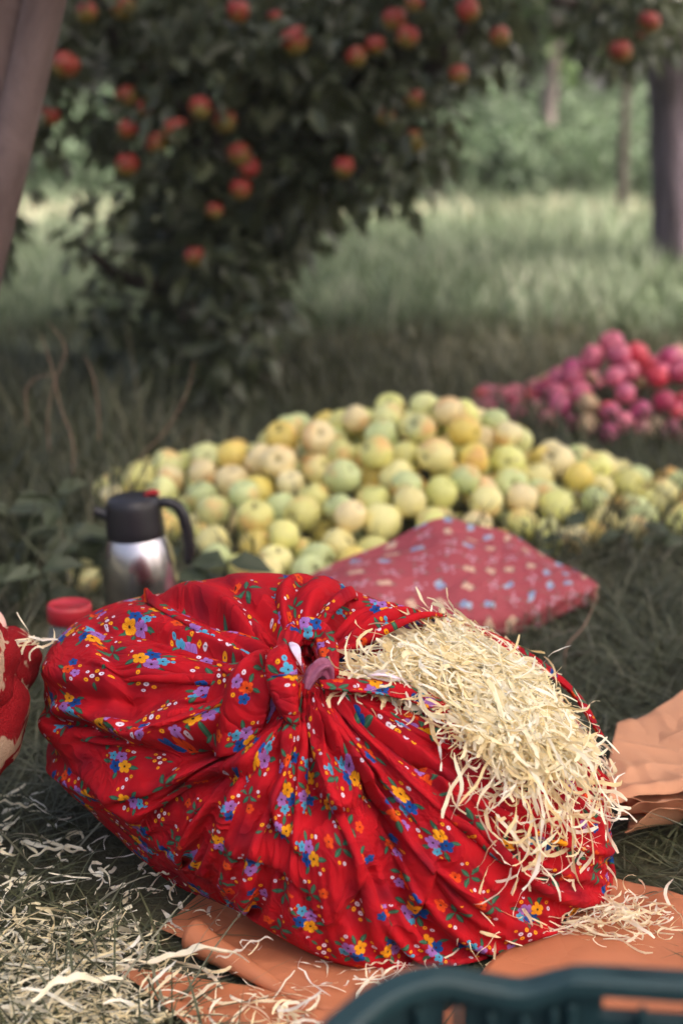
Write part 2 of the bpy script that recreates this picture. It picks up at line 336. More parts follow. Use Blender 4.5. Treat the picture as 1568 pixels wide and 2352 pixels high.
PAP = [apple_mesh('apple', 20 + s, M['pink_skin'], 14) for s in range(3)]
TAP = [apple_mesh('apple', 30 + s, M['tree_skin'], 14) for s in range(3)]

def heap(H, x0, x1, y0, y1, rad, nmax, seed):
    """each apple is set on the lowest free place, resting on the ground or on others, under the heap's outline H"""
    r = np.random.RandomState(seed); C = np.zeros((0, 4))
    fail = 0
    while len(C) < nmax and fail < 12:
        R = rad[0] + (rad[1] - rad[0]) * r.rand(); n = 260
        x = x0 + (x1 - x0) * r.rand(n); y = y0 + (y1 - y0) * r.rand(n); h = H(x, y)
        z = np.full(n, R * .93)
        if len(C):
            d2 = (x[:, None] - C[:, 0]) ** 2 + (y[:, None] - C[:, 1]) ** 2; s = (R + C[:, 3]) * .985
            q = s ** 2 - d2; zz = np.where(q > 0, C[:, 2] + np.sqrt(np.maximum(q, 0)), 0); z = np.maximum(z, zz.max(1))
        ok = z + R * .6 < h
        if not ok.any(): fail += 1; continue
        fail = 0; sc = np.where(ok, z + .02 * r.rand(n), 9); k = sc.argmin(); C = np.vstack([C, [x[k], y[k], z[k], R]])
    return C
def gauss(x, y, cx, cy, sx, sy): return np.exp(-((x - cx) / sx) ** 2 - ((y - cy) / sy) ** 2)
def ridge(crest, yc, foot, back=.5):
    c = np.array([at(a, b, yc) for a, b in crest]); f = np.array([at(a, 1100, yf)[[0]].tolist() + [yf] for a, yf in foot])
    def H(x, y):
        zc = np.interp(x, c[:, 0], c[:, 2], 0, c[-1, 2]); yf = np.interp(x, f[:, 0], f[:, 1])
        return zc * np.where(y < yc, np.clip((y - yf + .05) / (yc - yf), 0, 1) ** .75, np.clip(1 - ((y - yc) / back) ** 1.5, 0, 1))
    return H
Hy = ridge([(215, 1140), (240, 1110), (260, 1090), (330, 1062), (450, 1033), (540, 1003), (690, 955), (800, 937), (870, 918), (1000, 908), (1060, 918), (1150, 950), (1250, 998), (1390, 1052), (1470, 1085), (1568, 1110), (1750, 1140)], 3.95, [(240, 3.72), (450, 3.36), (600, 3.2), (900, 3.22), (1150, 3.45), (1568, 3.52)])
Hp = ridge([(1090, 950), (1115, 905), (1200, 900), (1270, 855), (1340, 805), (1395, 762), (1440, 785), (1500, 800), (1568, 800), (1650, 800), (1700, 900)], 5.2, [(1100, 4.95), (1250, 4.78), (1568, 4.80)])
def put_heap(C, meshes, keep, labelfn, group, seed, stems=True):
    r = np.random.RandomState(seed); vis = 0
    # how open each apple is towards the camera and above: hidden ones are left out
    E = EYE - C[:, :3]; E = nrm(E)
    occ = np.zeros(len(C))
    for dirv in [E, nrm(E + [.35, 0, 0]), nrm(E + [-.35, 0, 0]), np.tile([0, -.3, .95], (len(C), 1)), nrm(E + [0, 0, .5])]:
        w = C[None, :, :3] - C[:, None, :3]; t = (w * dirv[:, None]).sum(-1); d = np.linalg.norm(w - t[..., None] * dirv[:, None], axis=-1)
        d = np.where(t > .01, d / C[None, :, 3], 9); occ = np.maximum(occ, np.minimum(d.min(1), 1.5))
    order = np.argsort(-occ)[:keep]; order = order[occ[order] > .6]
    for i in order:
        x, y, z, R = C[i]; o = obj('apple', meshes[r.randint(len(meshes))], None, (x, y, z), (r.randn() * .9 - .3, r.randn() * .9, r.rand() * 6.28), 2 * R)
        k = r.randint(len(labelfn[0])); cn, cc = labelfn[0][k]; o.color = tuple(np.clip(np.array(cc) * (1.06 + .24 * r.rand()), 0, .88)) + (1,)
        zn = [t for f, t in labelfn[1] if f(x, y, z)][0]; tag(o, cn + ' apple ' + zn, 'apple', group + ', ' + zn)
        if stems and r.rand() < .5: obj('stem', STEM, o)
        vis += 1
    return vis
YL = ([('pale green', (.48, .54, .25)), ('greenish yellow', (.60, .57, .20)), ('creamy yellow', (.72, .64, .28)), ('golden yellow', (.72, .56, .14)), ('pale yellow-green', (.60, .61, .27)), ('bright yellow-green', (.64, .64, .22)), ('light green', (.52, .58, .26)), ('blushed cream', (.73, .60, .32))],
      [(lambda x, y, z: z > .2, 'near the crest of the yellow-green heap'), (lambda x, y, z: x < -.25, 'on the left flank of the yellow-green heap'), (lambda x, y, z: x > .8, 'on the low right wing of the yellow-green heap'), (lambda x, y, z: y < 3.55, 'at the front foot of the yellow-green heap'), (lambda x, y, z: z < .1, 'low on the front slope of the yellow-green heap'), (lambda x, y, z: x < .05, 'on the left half of the slope of the yellow-green heap'), (lambda x, y, z: x < .4, 'in the middle of the slope of the yellow-green heap'), (lambda x, y, z: True, 'on the right half of the slope of the yellow-green heap')])
PL_ = ([('dark crimson', (.32, .02, .07)), ('bright red', (.52, .04, .07)), ('rosy pink', (.58, .13, .20)), ('lilac red', (.44, .06, .17)), ('half green reddish', (.50, .34, .2))],
       [(lambda x, y, z: z > .17, 'near the top of the pink-red heap'), (lambda x, y, z: x < .85, 'at the left tail of the pink-red heap'), (lambda x, y, z: z < .06, 'at the foot of the pink-red heap'), (lambda x, y, z: True, 'on the slope of the pink-red heap')])
CY = heap(Hy, -.85, 1.75, 3.1, 4.4, (.034, .0435), 700, 2)
ny = put_heap(CY, YAP, 245, YL, 'apples of the yellow-green heap', 4)
CQ = heap(Hp, .35, 1.95, 4.55, 5.65, (.031, .039), 400, 5)
npk = put_heap(CQ, PAP, 135, PL_, 'apples of the pink-red heap', 6, False)
print('APPLES', len(CY), ny, len(CQ), npk)
def loose(px, py, y, R, mm, lab, seed):
    q = random.Random(seed); p = at(px, py, y); z = float(gz(p[0], p[1])) + R * .9
    o = obj('apple', mm, None, (p[0], p[1], z), (q.random(), q.random(), q.random() * 6), 2 * R); o.color = (.66, .63, .3, 1); tag(o, lab, 'apple'); obj('stem', STEM, o)
loose(190, 1330, 3.25, .040, YAP[1], 'pale apple half hidden in grass at the left of the flask', 1)

# ------------------------------------------------------------------ the apple tree
tree = empty('apple_tree', at(560, 860, 5.9) * [1, 1, 0]); tag(tree, 'big dark apple tree with low drooping branches and red apples', 'tree')
T0 = np.array(tree.location)
def L3(px, py, y): return at(px, py, y) - T0
obj('trunk', mesh('trunk', *tube([(0, 0, -.1), (0.0, 0, .25), L3(590, 640, 5.9), L3(640, 420, 5.9), L3(640, 150, 5.95), (.1, .15, 2.1)], [.14, .115, .10, .095, .09, .06], 14, 30, .10, seed=2, flut=.1), M['bark']), tree)
limbs = [([(590, 620, 5.9), (480, 640, 5.75), (400, 655, 5.6), (290, 640, 5.4), (180, 560, 5.2)], .05),
         ([(640, 430, 5.9), (720, 330, 5.7), (860, 250, 5.5), (980, 170, 5.3), (1060, 60, 5.2), (1120, -60, 5.2)], .05),
         ([(630, 300, 5.9), (760, 210, 5.6), (900, 120, 5.3), (980, 20, 5.2), (1020, -120, 5.2)], .045),
         ([(620, 480, 5.9), (480, 330, 5.7), (330, 180, 5.4), (240, 30, 5.3), (150, -150, 5.3)], .055),
         ([(640, 200, 5.95), (520, 60, 5.7), (420, -100, 5.5), (350, -280, 5.4)], .05),
         ([(640, 250, 5.95), (740, 60, 5.9), (800, -120, 5.8), (900, -320, 5.7)], .05),
         ([(600, 560, 5.9), (700, 470, 5.6), (820, 400, 5.3), (930, 360, 5.1)], .03),
         ([(590, 600, 5.9), (540, 700, 5.6), (560, 780, 5.4), (590, 850, 5.3)], .025),
         ([(480, 640, 5.75), (420, 720, 5.5), (390, 800, 5.4), (380, 860, 5.3)], .022),
         ([(860, 250, 5.5), (930, 300, 5.3), (960, 370, 5.2)], .02)]
for k, (p, r) in enumerate(limbs):
    Q = [L3(*q) for q in p]; obj('limb', mesh('limb', *tube(Q, np.linspace(r, r * .3, len(Q)), 9, 22, .15, seed=k), M['bark']), tree)
r = np.random.RandomState(8); cs = []
OUT = [(-120, -40), (1130, -40), (1080, 120), (1010, 270), (985, 330), (930, 400), (800, 430), (740, 440), (690, 560), (635, 600), (615, 740), (600, 860), (480, 880), (330, 840), (230, 760), (170, 700), (60, 680), (-60, 720), (-120, 600)]
GAP = [(235, 120, 45), (105, 395, 50), (265, 455, 35), (90, 620, 70), (405, 355, 18), (255, 620, 18), (160, 430, 28), (440, 760, 25), (350, 270, 22), (215, 345, 20), (900, 250, 20), (830, 150, 16), (520, 150, 26), (620, 330, 26), (330, 480, 26), (700, 250, 22), (480, 430, 20), (540, 560, 22), (160, 240, 22), (420, 90, 22), (760, 40, 24), (330, 700, 24), (500, 740, 20)]
while len(cs) < 340:
    p = np.array([r.rand() * 1230 - 80, r.rand() * 930 - 40]); y = 5.0 + 1.5 * r.rand()
    if not inpoly(p, OUT): continue
    if any((p[0] - a) ** 2 + (p[1] - b) ** 2 < (c * 2.1) ** 2 for a, b, c in GAP) : continue
    if p[0] < 330 and p[1] > 330 and r.rand() < .35: continue
    if p[1] > 560 and p[0] < 200 and r.rand() < .5: continue
    cs.append(L3(p[0], p[1], y))
while len(cs) < 430:                       # the crown above the picture
    u = nrm(r.randn(3)) * r.rand() ** .4; c = np.array([-.55, 5.9, 2.05]) + u * [2.0, 1.5, .95]
    if c[2] < 1.25 or c[1] < 4.7: continue
    cs.append(c - T0)
cs = np.array(cs)
foliage('crown', cs, 22, .125, .084, M['apple_leaf'], tree, .55, 12, .42)
tips = [(940, 395, 5.1), (900, 440, 5.1), (960, 345, 5.05), (860, 430, 5.1), (700, 520, 5.4), (640, 600, 5.4), (615, 720, 5.3), (560, 830, 5.2), (380, 850, 5.2), (1000, 300, 5.1), (760, 430, 5.3), (500, 860, 5.2)]
foliage('crown', np.array([L3(*q) for q in tips]), 16, .09, .085, M['apple_leaf'], tree, .9, 14, .42)
fruit = [(150, 150, 30), (283, 18, 28), (115, 268, 22), (290, 222, 25), (293, 298, 23), (330, 250, 20), (405, 300, 30), (360, 330, 26), (460, 248, 27), (515, 280, 29), (545, 28, 27), (677, 95, 31), (549, 355, 28), (570, 385, 25), (292, 380, 27), (552, 436, 25), (492, 485, 20), (448, 592, 23), (818, 132, 24), (862, 105, 22), (905, 45, 26), (935, 85, 27), (950, 8, 20), (1075, 25, 26), (1052, 172, 22), (950, 228, 23), (885, 268, 22), (950, 325, 26), (1148, 85, 24), (790, 385, 24), (630, 40, 16), (200, 30, 24)]
for k, (px, py, rp) in enumerate(fruit):
    y = 4.98 + .12 * r.rand() if 200 < px < 1000 else 4.9 + .25 * r.rand()
    y = min(y, 5.1); R = rp * (y * CP + .1) / FPX * SC
    p = L3(px, py, y); o = obj('apple', TAP[k % 3], tree, p, (r.randn() * .35, r.randn() * .35, r.rand() * 6), 2 * R * 1.02); obj('stem', STEM, o)

# ------------------------------------------------------------------ the big trunk on the right, its limb and fruit
t2 = empty('apple_tree', at(1556, 640, 9.4) * [1, 1, 0]); tag(t2, 'apple tree with a thick grey-lilac trunk at the right edge', 'tree'); T0b = np.array(t2.location)
B3 = lambda px, py, y: at(px, py, y) - T0b
obj('trunk', mesh('trunk', *tube([(0, 0, -.1), (0, 0, .12), B3(1556, 450, 9.4), B3(1552, 250, 9.4), B3(1545, 60, 9.3), B3(1530, -150, 9.1)], [.21, .165, .15, .15, .17, .13], 18, 40, .06, seed=5, flut=.08, flutn=6), M['bark_lilac']), t2)
for k, (p, rr) in enumerate([([(1545, 40, 9.3), (1500, 22, 8.2), (1430, 18, 7.2), (1350, 8, 6.4), (1270, 0, 6.0)], .06), ([(1535, -60, 9.2), (1620, -300, 9.0), (1700, -500, 8.6)], .07), ([(1530, -120, 9.1), (1400, -300, 9.4), (1300, -500, 9.8)], .07), ([(1430, 18, 7.2), (1440, 60, 6.6), (1428, 95, 6.2)], .012)]):
    Q = [B3(*q) for q in p]; obj('limb', mesh('limb', *tube(Q, np.linspace(rr, rr * .35, len(Q)), 9, 18, .12, seed=30 + k), M['bark']), t2)
cs = [B3(1340 + 220 * r.rand(), -30 + 60 * r.rand() ** 1.5, 5.9 + 2 * r.rand()) for _ in range(16)]
cs += [B3(1350 + 190 * r.rand(), 10 + 80 * r.rand(), 6 + 1 * r.rand()) for _ in range(16)] + [B3(1140 + 60 * r.rand(), 0 + 60 * r.rand(), 6 + r.rand()) for _ in range(4)]
for _ in range(420):
    u = nrm(r.randn(3)) * r.rand() ** .4; cs.append(np.array([-.4, -.6, 3.0]) + u * [2.4, 2.4, 1.1])
foliage('crown', np.array(cs), 20, .15, .09, M['apple_leaf'], t2, .5, 15, .42)
for k, (px, py, y, rp) in enumerate([(1424, 120, 5.9, 26), (1490, 52, 5.9, 25), (1475, 85, 6.3, 16)]):
    R = rp * (y * CP) / FPX * SC; o = obj('apple', TAP[k], t2, B3(px, py, y), (.2, -.2, k), 2 * R); obj('stem', STEM, o)

# ------------------------------------------------------------------ the smooth leaning trunk on the left
t3 = empty('leaning_tree', (-1.0, 3.12, 0)); tag(t3, 'smooth brown leaning trunk at the upper left corner', 'tree'); T0c = np.array(t3.location)
C3 = lambda px, py, y: at(px, py, y) - T0c
obj('trunk', mesh('trunk', *tube([C3(-230, 1250, 3.12), C3(-128, 760, 3.12), C3(-78, 480, 3.12), C3(-24, 200, 3.12), C3(10, 0, 3.12), C3(60, -300, 3.12), C3(110, -700, 3.2)], [.115, .088, .082, .08, .08, .075, .06], 28, 60, .01, seed=7, flut=.035, flutn=3), M['bark_smooth']), t3)
obj('stem', mesh('stem', *tube([C3(-165, 1250, 3.06), C3(-72, 760, 3.05), C3(-8, 480, 3.05), C3(58, 200, 3.05), C3(103, 0, 3.05), C3(170, -300, 3.04), C3(280, -700, 3.0)], [.055, .042, .040, .038, .038, .036, .03], 20, 60, .012, seed=9), M['bark_smooth']), t3)
cs = []
for _ in range(150):
    u = nrm(r.randn(3)) * r.rand() ** .4; cs.append(np.array([.2, -.1, 3.3]) + u * [1.1, 1.0, .8])
foliage('crown', np.array(cs), 18, .16, .09, M['apple_leaf'], t3, .5, 16, .42)

# ------------------------------------------------------------------ printed cloth materials
def print_cloth(name, base, dark, cell, types, fade=0.0, rnd=.55, sat_noise=.0, rough=.82, halo=.55, msc=1.0):
    """cloth with a printed motif in every cell; types: (share, halo radius, [elements]); uv in metres, motif units in cm"""
    m = NT(name, rough); uv = m.n('ShaderNodeUVMap').outputs[0]
    sc = m.n('ShaderNodeVectorMath', operation='SCALE'); m.t.links.new(uv, sc.inputs[0]); sc.inputs['Scale'].default_value = 100.0 / cell
    vo = m.n('ShaderNodeTexVoronoi', voronoi_dimensions='2D'); vo.inputs['Scale'].default_value = 1.0; vo.inputs['Randomness'].default_value = rnd
    m.t.links.new(sc.outputs[0], vo.inputs['Vector'])
    df = m.n('ShaderNodeVectorMath', operation='SUBTRACT'); m.t.links.new(sc.outputs[0], df.inputs[0]); m.t.links.new(vo.outputs['Position'], df.inputs[1])
    s2 = m.n('ShaderNodeVectorMath', operation='SCALE'); m.t.links.new(df.outputs[0], s2.inputs[0]); s2.inputs['Scale'].default_value = cell / msc
    col = m.n('ShaderNodeSeparateColor'); m.t.links.new(vo.outputs['Color'], col.inputs[0])
    rt = m.n('ShaderNodeVectorRotate', rotation_type='Z_AXIS'); m.t.links.new(s2.outputs[0], rt.inputs['Vector']); m.put(rt.inputs['Angle'], m.m('MULTIPLY', col.outputs[1], 6.283))
    p = m.xyz(rt.outputs[0]); x, y = p[0], p[1]
    ty = col.outputs[0]; var = col.outputs[2]
    rad = m.m('SQRT', m.m('ADD', m.m('MULTIPLY', x, x), m.m('MULTIPLY', y, y)))
    c = m.mix(m.m('MULTIPLY', m.noise(14, 2, uv), .35), base, tuple(q * .8 for q in base))
    hal = m.m('MULTIPLY', m.m('SUBTRACT', 1.0, m.m('DIVIDE', rad, 3.6), clamp=True), halo, clamp=True)
    c = m.mix(hal, c, dark); lo = 0.0
    for share, els in types:
        g = m.m('MULTIPLY', m.m('GREATER_THAN', ty, lo), m.m('LESS_THAN', ty, lo + share)); lo += share
        for e in els:
            k = e[0]; dx = m.m('SUBTRACT', x, e[1]); dy = m.m('SUBTRACT', y, e[2])
            if k in ('f', 't'):
                R, cl = e[3], e[4]; n = e[5] if len(e) > 5 else 5
                r = m.m('DIVIDE', m.m('SQRT', m.m('MULTIPLY_ADD', dx, dx, m.m('MULTIPLY', dy, dy))), R)
                if k == 't':
                    mk = m.m('MULTIPLY', m.m('SUBTRACT', 1.0, r), 6, clamp=True); cc = m.mix(m.m('GREATER_THAN', .24, r), cl, (.10, .02, .04))
                else:
                    a = m.m('ARCTAN2', dy, dx); w = m.m('ABSOLUTE', m.m('COSINE', m.m('MULTIPLY_ADD', a, n / 2.0, e[1])))
                    ed = m.m('MULTIPLY_ADD', m.m('POWER', w, .6), .42, .60)
                    mk = m.m('MULTIPLY', m.m('SUBTRACT', ed, r), 9, clamp=True)
                    vein = m.m('MULTIPLY', m.m('GREATER_THAN', m.m('COSINE', m.m('MULTIPLY_ADD', a, 15.0, e[2])), .55), m.m('SUBTRACT', .82, r, clamp=True))
                    cc = m.mix(m.m('MULTIPLY', vein, 1.1, clamp=True), cl, tuple(q * .22 for q in cl))
                    cc = m.mix(m.m('MULTIPLY', m.m('SUBTRACT', .2, r), 12, clamp=True), cc, (.05, .008, .01))
            else:
                l, w, ag = e[3], e[4], math.radians(e[5]); cl = e[6]; ca, sa = math.cos(ag), math.sin(ag)
                lx = m.m('MULTIPLY_ADD', dx, ca, m.m('MULTIPLY', dy, sa)); ly = m.m('ABSOLUTE', m.m('MULTIPLY_ADD', dy, ca, m.m('MULTIPLY', dx, -sa)))
                q = m.m('SUBTRACT', m.m('SUBTRACT', 1.0, m.m('POWER', m.m('DIVIDE', lx, l), 2.0)), m.m('DIVIDE', ly, w))
                mk = m.m('MULTIPLY', q, 6, clamp=True); v = m.m('MULTIPLY', m.m('SUBTRACT', .28, m.m('DIVIDE', ly, w)), 4, clamp=True)
                cc = m.mix(m.m('MULTIPLY', v, .5), cl, tuple(min(1, z * 2.2) for z in cl))
                cc = m.mix(m.m('MULTIPLY', m.m('SUBTRACT', .32, q), 4, clamp=True), cc, (.012, .02, .02))
            c = m.mix(m.m('MULTIPLY', mk, g), c, cc)
    if fade: c = m.mix(fade, c, (.50, .26, .25))
    h = m.m('ADD', m.noise(700, 2, uv), m.m('MULTIPLY', m.noise(90, 3, uv), .8)); bn = m.bump(h, .18, .002)
    cre = m.m('ABSOLUTE', m.m('SUBTRACT', m.noise(9, 3, uv, .5, 1.6), .5)); b2 = m.n('ShaderNodeBump'); b2.inputs['Strength'].default_value = .55; b2.inputs['Distance'].default_value = .012
    m.put(b2.inputs['Height'], m.m('POWER', m.m('MULTIPLY', cre, 3.2, clamp=True), .6)); m.t.links.new(b2.outputs[0], bn.inputs['Normal'])
    m.set(Base_Color=c, Specular_IOR_Level=.14, Sheen_Weight=.0, Sheen_Roughness=.5); return m.mat
YE, BL, PU, CY_, OR, GR, WH = (.76, .30, .008), (.006, .06, .26), (.32, .13, .42), (.07, .32, .50), (.66, .065, .008), (.035, .105, .06), (.66, .56, .66)
bouquet = [('l', 2.3, .5, 1.0, .40, 25, GR), ('l', -2.2, -1.2, .95, .40, 205, GR), ('l', 1.1, 1.7, .9, .38, 70, GR), ('l', -1.6, 1.9, .85, .38, 130, GR), ('l', .3, -2.3, .8, .36, 265, GR),
           ('t', 2.5, -1.5, .33, WH), ('t', 2.9, -.7, .30, YE), ('t', -.3, 2.5, .33, YE), ('t', .5, 2.8, .33, WH), ('t', -2.9, .2, .3, CY_), ('t', -2.8, -.5, .26, YE),
           ('f', -1.75, .25, .85, CY_), ('f', -.35, -1.0, 1.15, BL), ('f', -.45, .95, 1.05, PU), ('f', 1.0, -.15, 1.15, YE)]
sprig = [('l', 0, 1.15, 1.05, .44, 90, GR), ('l', -1.15, 0, 1.0, .42, 185, GR), ('l', 1.0, -.15, 1.0, .42, -15, GR), ('l', -.2, -1.3, 1.1, .44, 255, GR),
         ('t', -1.7, 1.6, .33, WH), ('t', -1.0, 2.1, .3, YE), ('f', 1.8, 1.35, .95, OR), ('t', 1.6, -1.7, .3, YE), ('t', 2.2, -1.2, .26, WH)]
single = [('l', -1.0, -.9, .85, .36, 220, GR), ('l', 1.1, -.8, .85, .36, -35, GR), ('f', 0, .2, 1.0, OR), ('f', 1.3, 1.1, .8, PU), ('f', -1.2, 1.1, .85, BL), ('t', .1, 2.0, .32, YE), ('t', 1.9, .1, .3, WH)]
bits = [('t', 0, .5, .38, WH), ('t', .75, -.2, .36, YE), ('t', -.7, -.15, .36, YE), ('t', .1, -.8, .36, WH), ('t', -.5, 1.4, .34, YE), ('t', .9, 1.2, .3, WH), ('l', -1.5, .7, .6, .28, 150, GR), ('l', 1.5, -1.0, .6, .28, -30, GR), ('t', -.2, -1.7, .28, YE)]
M['floral'] = print_cloth('red_floral_cloth', (.44, .005, .012), (.15, .003, .014), 5.5, [(.31, bouquet), (.18, sprig), (.14, single), (.21, bits)], msc=.90, halo=.8)
PB, PC, PL, PG = (.22, .38, .62), (.72, .48, .34), (.68, .36, .46), (.16, .15, .12)
M['pink_floral'] = print_cloth('faded_floral_cloth', (.38, .045, .065), (.28, .03, .05), 5.4, [
    (.30, [('l', -1.7, -.6, 1.0, .5, 200, PG), ('l', 1.6, -.8, .9, .5, -20, PG), ('f', -.5, .2, 1.35, PB, 3), ('f', .8, .2, 1.1, (.40, .56, .72), 3)]),
    (.30, [('l', -1.7, .6, .9, .45, 160, PG), ('l', 1.7, .7, .9, .45, 20, PG), ('f', -.4, 0, 1.3, PC, 3), ('f', .7, .1, 1.2, (.75, .52, .36), 3)]),
    (.40, [('l', 1.9, 1.2, .7, .4, 40, PG), ('l', -1.9, -1.2, .7, .4, 220, PG), ('f', 0, 1.1, .7, PL), ('f', 1.0, -.4, .7, PL), ('f', -1.0, -.4, .7, PL), ('t', 0, 0, .4, PG), ('t', 2.2, -1.4, .4, PL), ('t', -2.2, 1.4, .4, PL)])], .15, .35, rough=.6, halo=.2, msc=.82)
m = NT('cloth_lining', .9); m.bump(m.noise(300, 2, m.coord()), .2, .002); M['lining'] = m.set(Base_Color=m.ramp(m.noise(40, 3, m.coord()), [(.3, (.62, .42, .58)), (.6, (.80, .68, .80))]))
m = NT('cloth_reverse', .9); m.bump(m.noise(200, 2, m.coord()), .3, .003); M['reverse'] = m.set(Base_Color=m.ramp(m.noise(60, 3, m.coord()), [(.35, (.19, .035, .08)), (.65, (.32, .11, .19))]))

# ------------------------------------------------------------------ the red bundle: cloth gathered round soft contents and relaxed until it folds
CEN = np.array([-.0311, 2.054, .1547]); AX = np.array([.392, .342, .197])
def _R(ax, t):
    C, S = math.cos(t), math.sin(t)
    return np.array({'x': [[1, 0, 0], [0, C, -S], [0, S, C]], 'y': [[C, 0, S], [0, 1, 0], [-S, 0, C]], 'z': [[C, -S, 0], [S, C, 0], [0, 0, 1]]}[ax])
ROT = _R('z', -.3753) @ _R('y', .1578) @ _R('x', -.1423); MF = ROT @ np.diag(AX); MI = np.diag(1 / AX) @ ROT.T
def hit(px, py, grow=0.):
    d = ray(px, py); q = MI @ (EYE - CEN) / (1 + grow); e = MI @ d / (1 + grow); a, b, c = e @ e, q @ e, q @ q - 1
    disc = max(b * b - a * c, 0); return EYE + d * ((-b - math.sqrt(disc)) / a)
def onormal(p): return nrm((MI.T @ MI) @ (p - CEN))
KN = min((hit(690, q) for q in range(1550, 1700, 4)), key=lambda p: abs(project(p * 1.0 + onormal(p) * .035)[1] - 1550)); KD = nrm(MI @ (KN - CEN))
E1 = nrm(np.cross(np.cross(KD, [0, -1, 0.]), KD)); E2 = np.cross(KD, E1)
def knot_polar(px, py):
    h = nrm(MI @ (hit(px, py, .12) - CEN)); return math.atan2(h @ E2, h @ E1), math.acos(np.clip(h @ KD, -1, 1))
GROOVE = [knot_polar(px, py)[:1] + (dep, wid, p0, p1) for px, py, dep, wid, p0, p1 in (
    (300, 1690, .24, .17, .1, 1.25), (800, 1800, .13, .11, .1, .9), (560, 1900, .12, .13, .1, 1.0), (740, 1380, .15, .15, .05, .9), (1150, 1800, .09, .13, .2, 1.2), (420, 1400, .12, .13, .1, .8),
    (1000, 2020, .10, .13, .5, 1.6), (200, 1540, .12, .15, .3, 1.5), (330, 1880, .11, .13, .5, 1.6), (980, 1560, .06, .16, .1, .7), (150, 1650, .10, .10, .7, 1.7), (620, 2000, .06, .1, .8, 1.7), (560, 1360, .08, .1, .1, .9))]
BUMP = [(nrm(MI @ (hit(px, py, .05) - CEN)), am, wd) for px, py, am, wd in ((130, 1900, -.20, .45), (300, 2000, -.10, .35), (480, 1345, .07, .30), (620, 1340, .06, .35), (1330, 1650, -.03, .3), (800, 2150, .03, .3))]
def lump_raw(d):
    t_ = np.arctan2(d @ E2, d @ E1); p_ = np.arccos(np.clip(d @ KD, -1, 1)); g = 0
    for a, dep, wid, p0, p1 in GROOVE:
        dt = np.abs((t_ - a - .25 * np.sin(3 * p_ + a) + np.pi) % (2 * np.pi) - np.pi)
        g = g - dep * np.exp(-(dt * np.sin(p_ + .15) / wid) ** 2) * np.clip((p_ - p0) / .25, 0, 1) * np.clip((p1 - p_) / .4, 0, 1)
    g = g - .10 * np.exp(-(p_ / .30) ** 2)
    for v_, am, wd in BUMP: g = g + am * np.exp(-(np.arccos(np.clip(d @ v_, -1, 1)) / wd) ** 2)
    return g + 1 + .035 * np.sin(6.2 * d[..., 0] + 1.3) * np.cos(4.6 * d[..., 1] + .4) + .02 * np.sin(7 * d[..., 0] + 3 * d[..., 2]) + .02 * np.cos(6 * d[..., 1] - 4 * d[..., 0])
_tt, _pp = np.meshgrid(np.arange(256) / 256 * 2 * np.pi - np.pi, np.arange(129) / 128 * np.pi, indexing='ij')
LTAB = lump_raw(np.cos(_pp)[..., None] * KD + np.sin(_pp)[..., None] * (np.cos(_tt)[..., None] * E1 + np.sin(_tt)[..., None] * E2))
def lump(d):
    t = (np.arctan2(d @ E2, d @ E1) + np.pi) / (2 * np.pi) * 256; p = np.arccos(np.clip(d @ KD, -1, 1)) / np.pi * 128
    i = t.astype(int) % 256; j = np.minimum(p.astype(int), 127); f = t - np.floor(t); g = p - j; i2 = (i + 1) % 256
    return (LTAB[i, j] * (1 - f) + LTAB[i2, j] * f) * (1 - g) + (LTAB[i, j + 1] * (1 - f) + LTAB[i2, j + 1] * f) * g
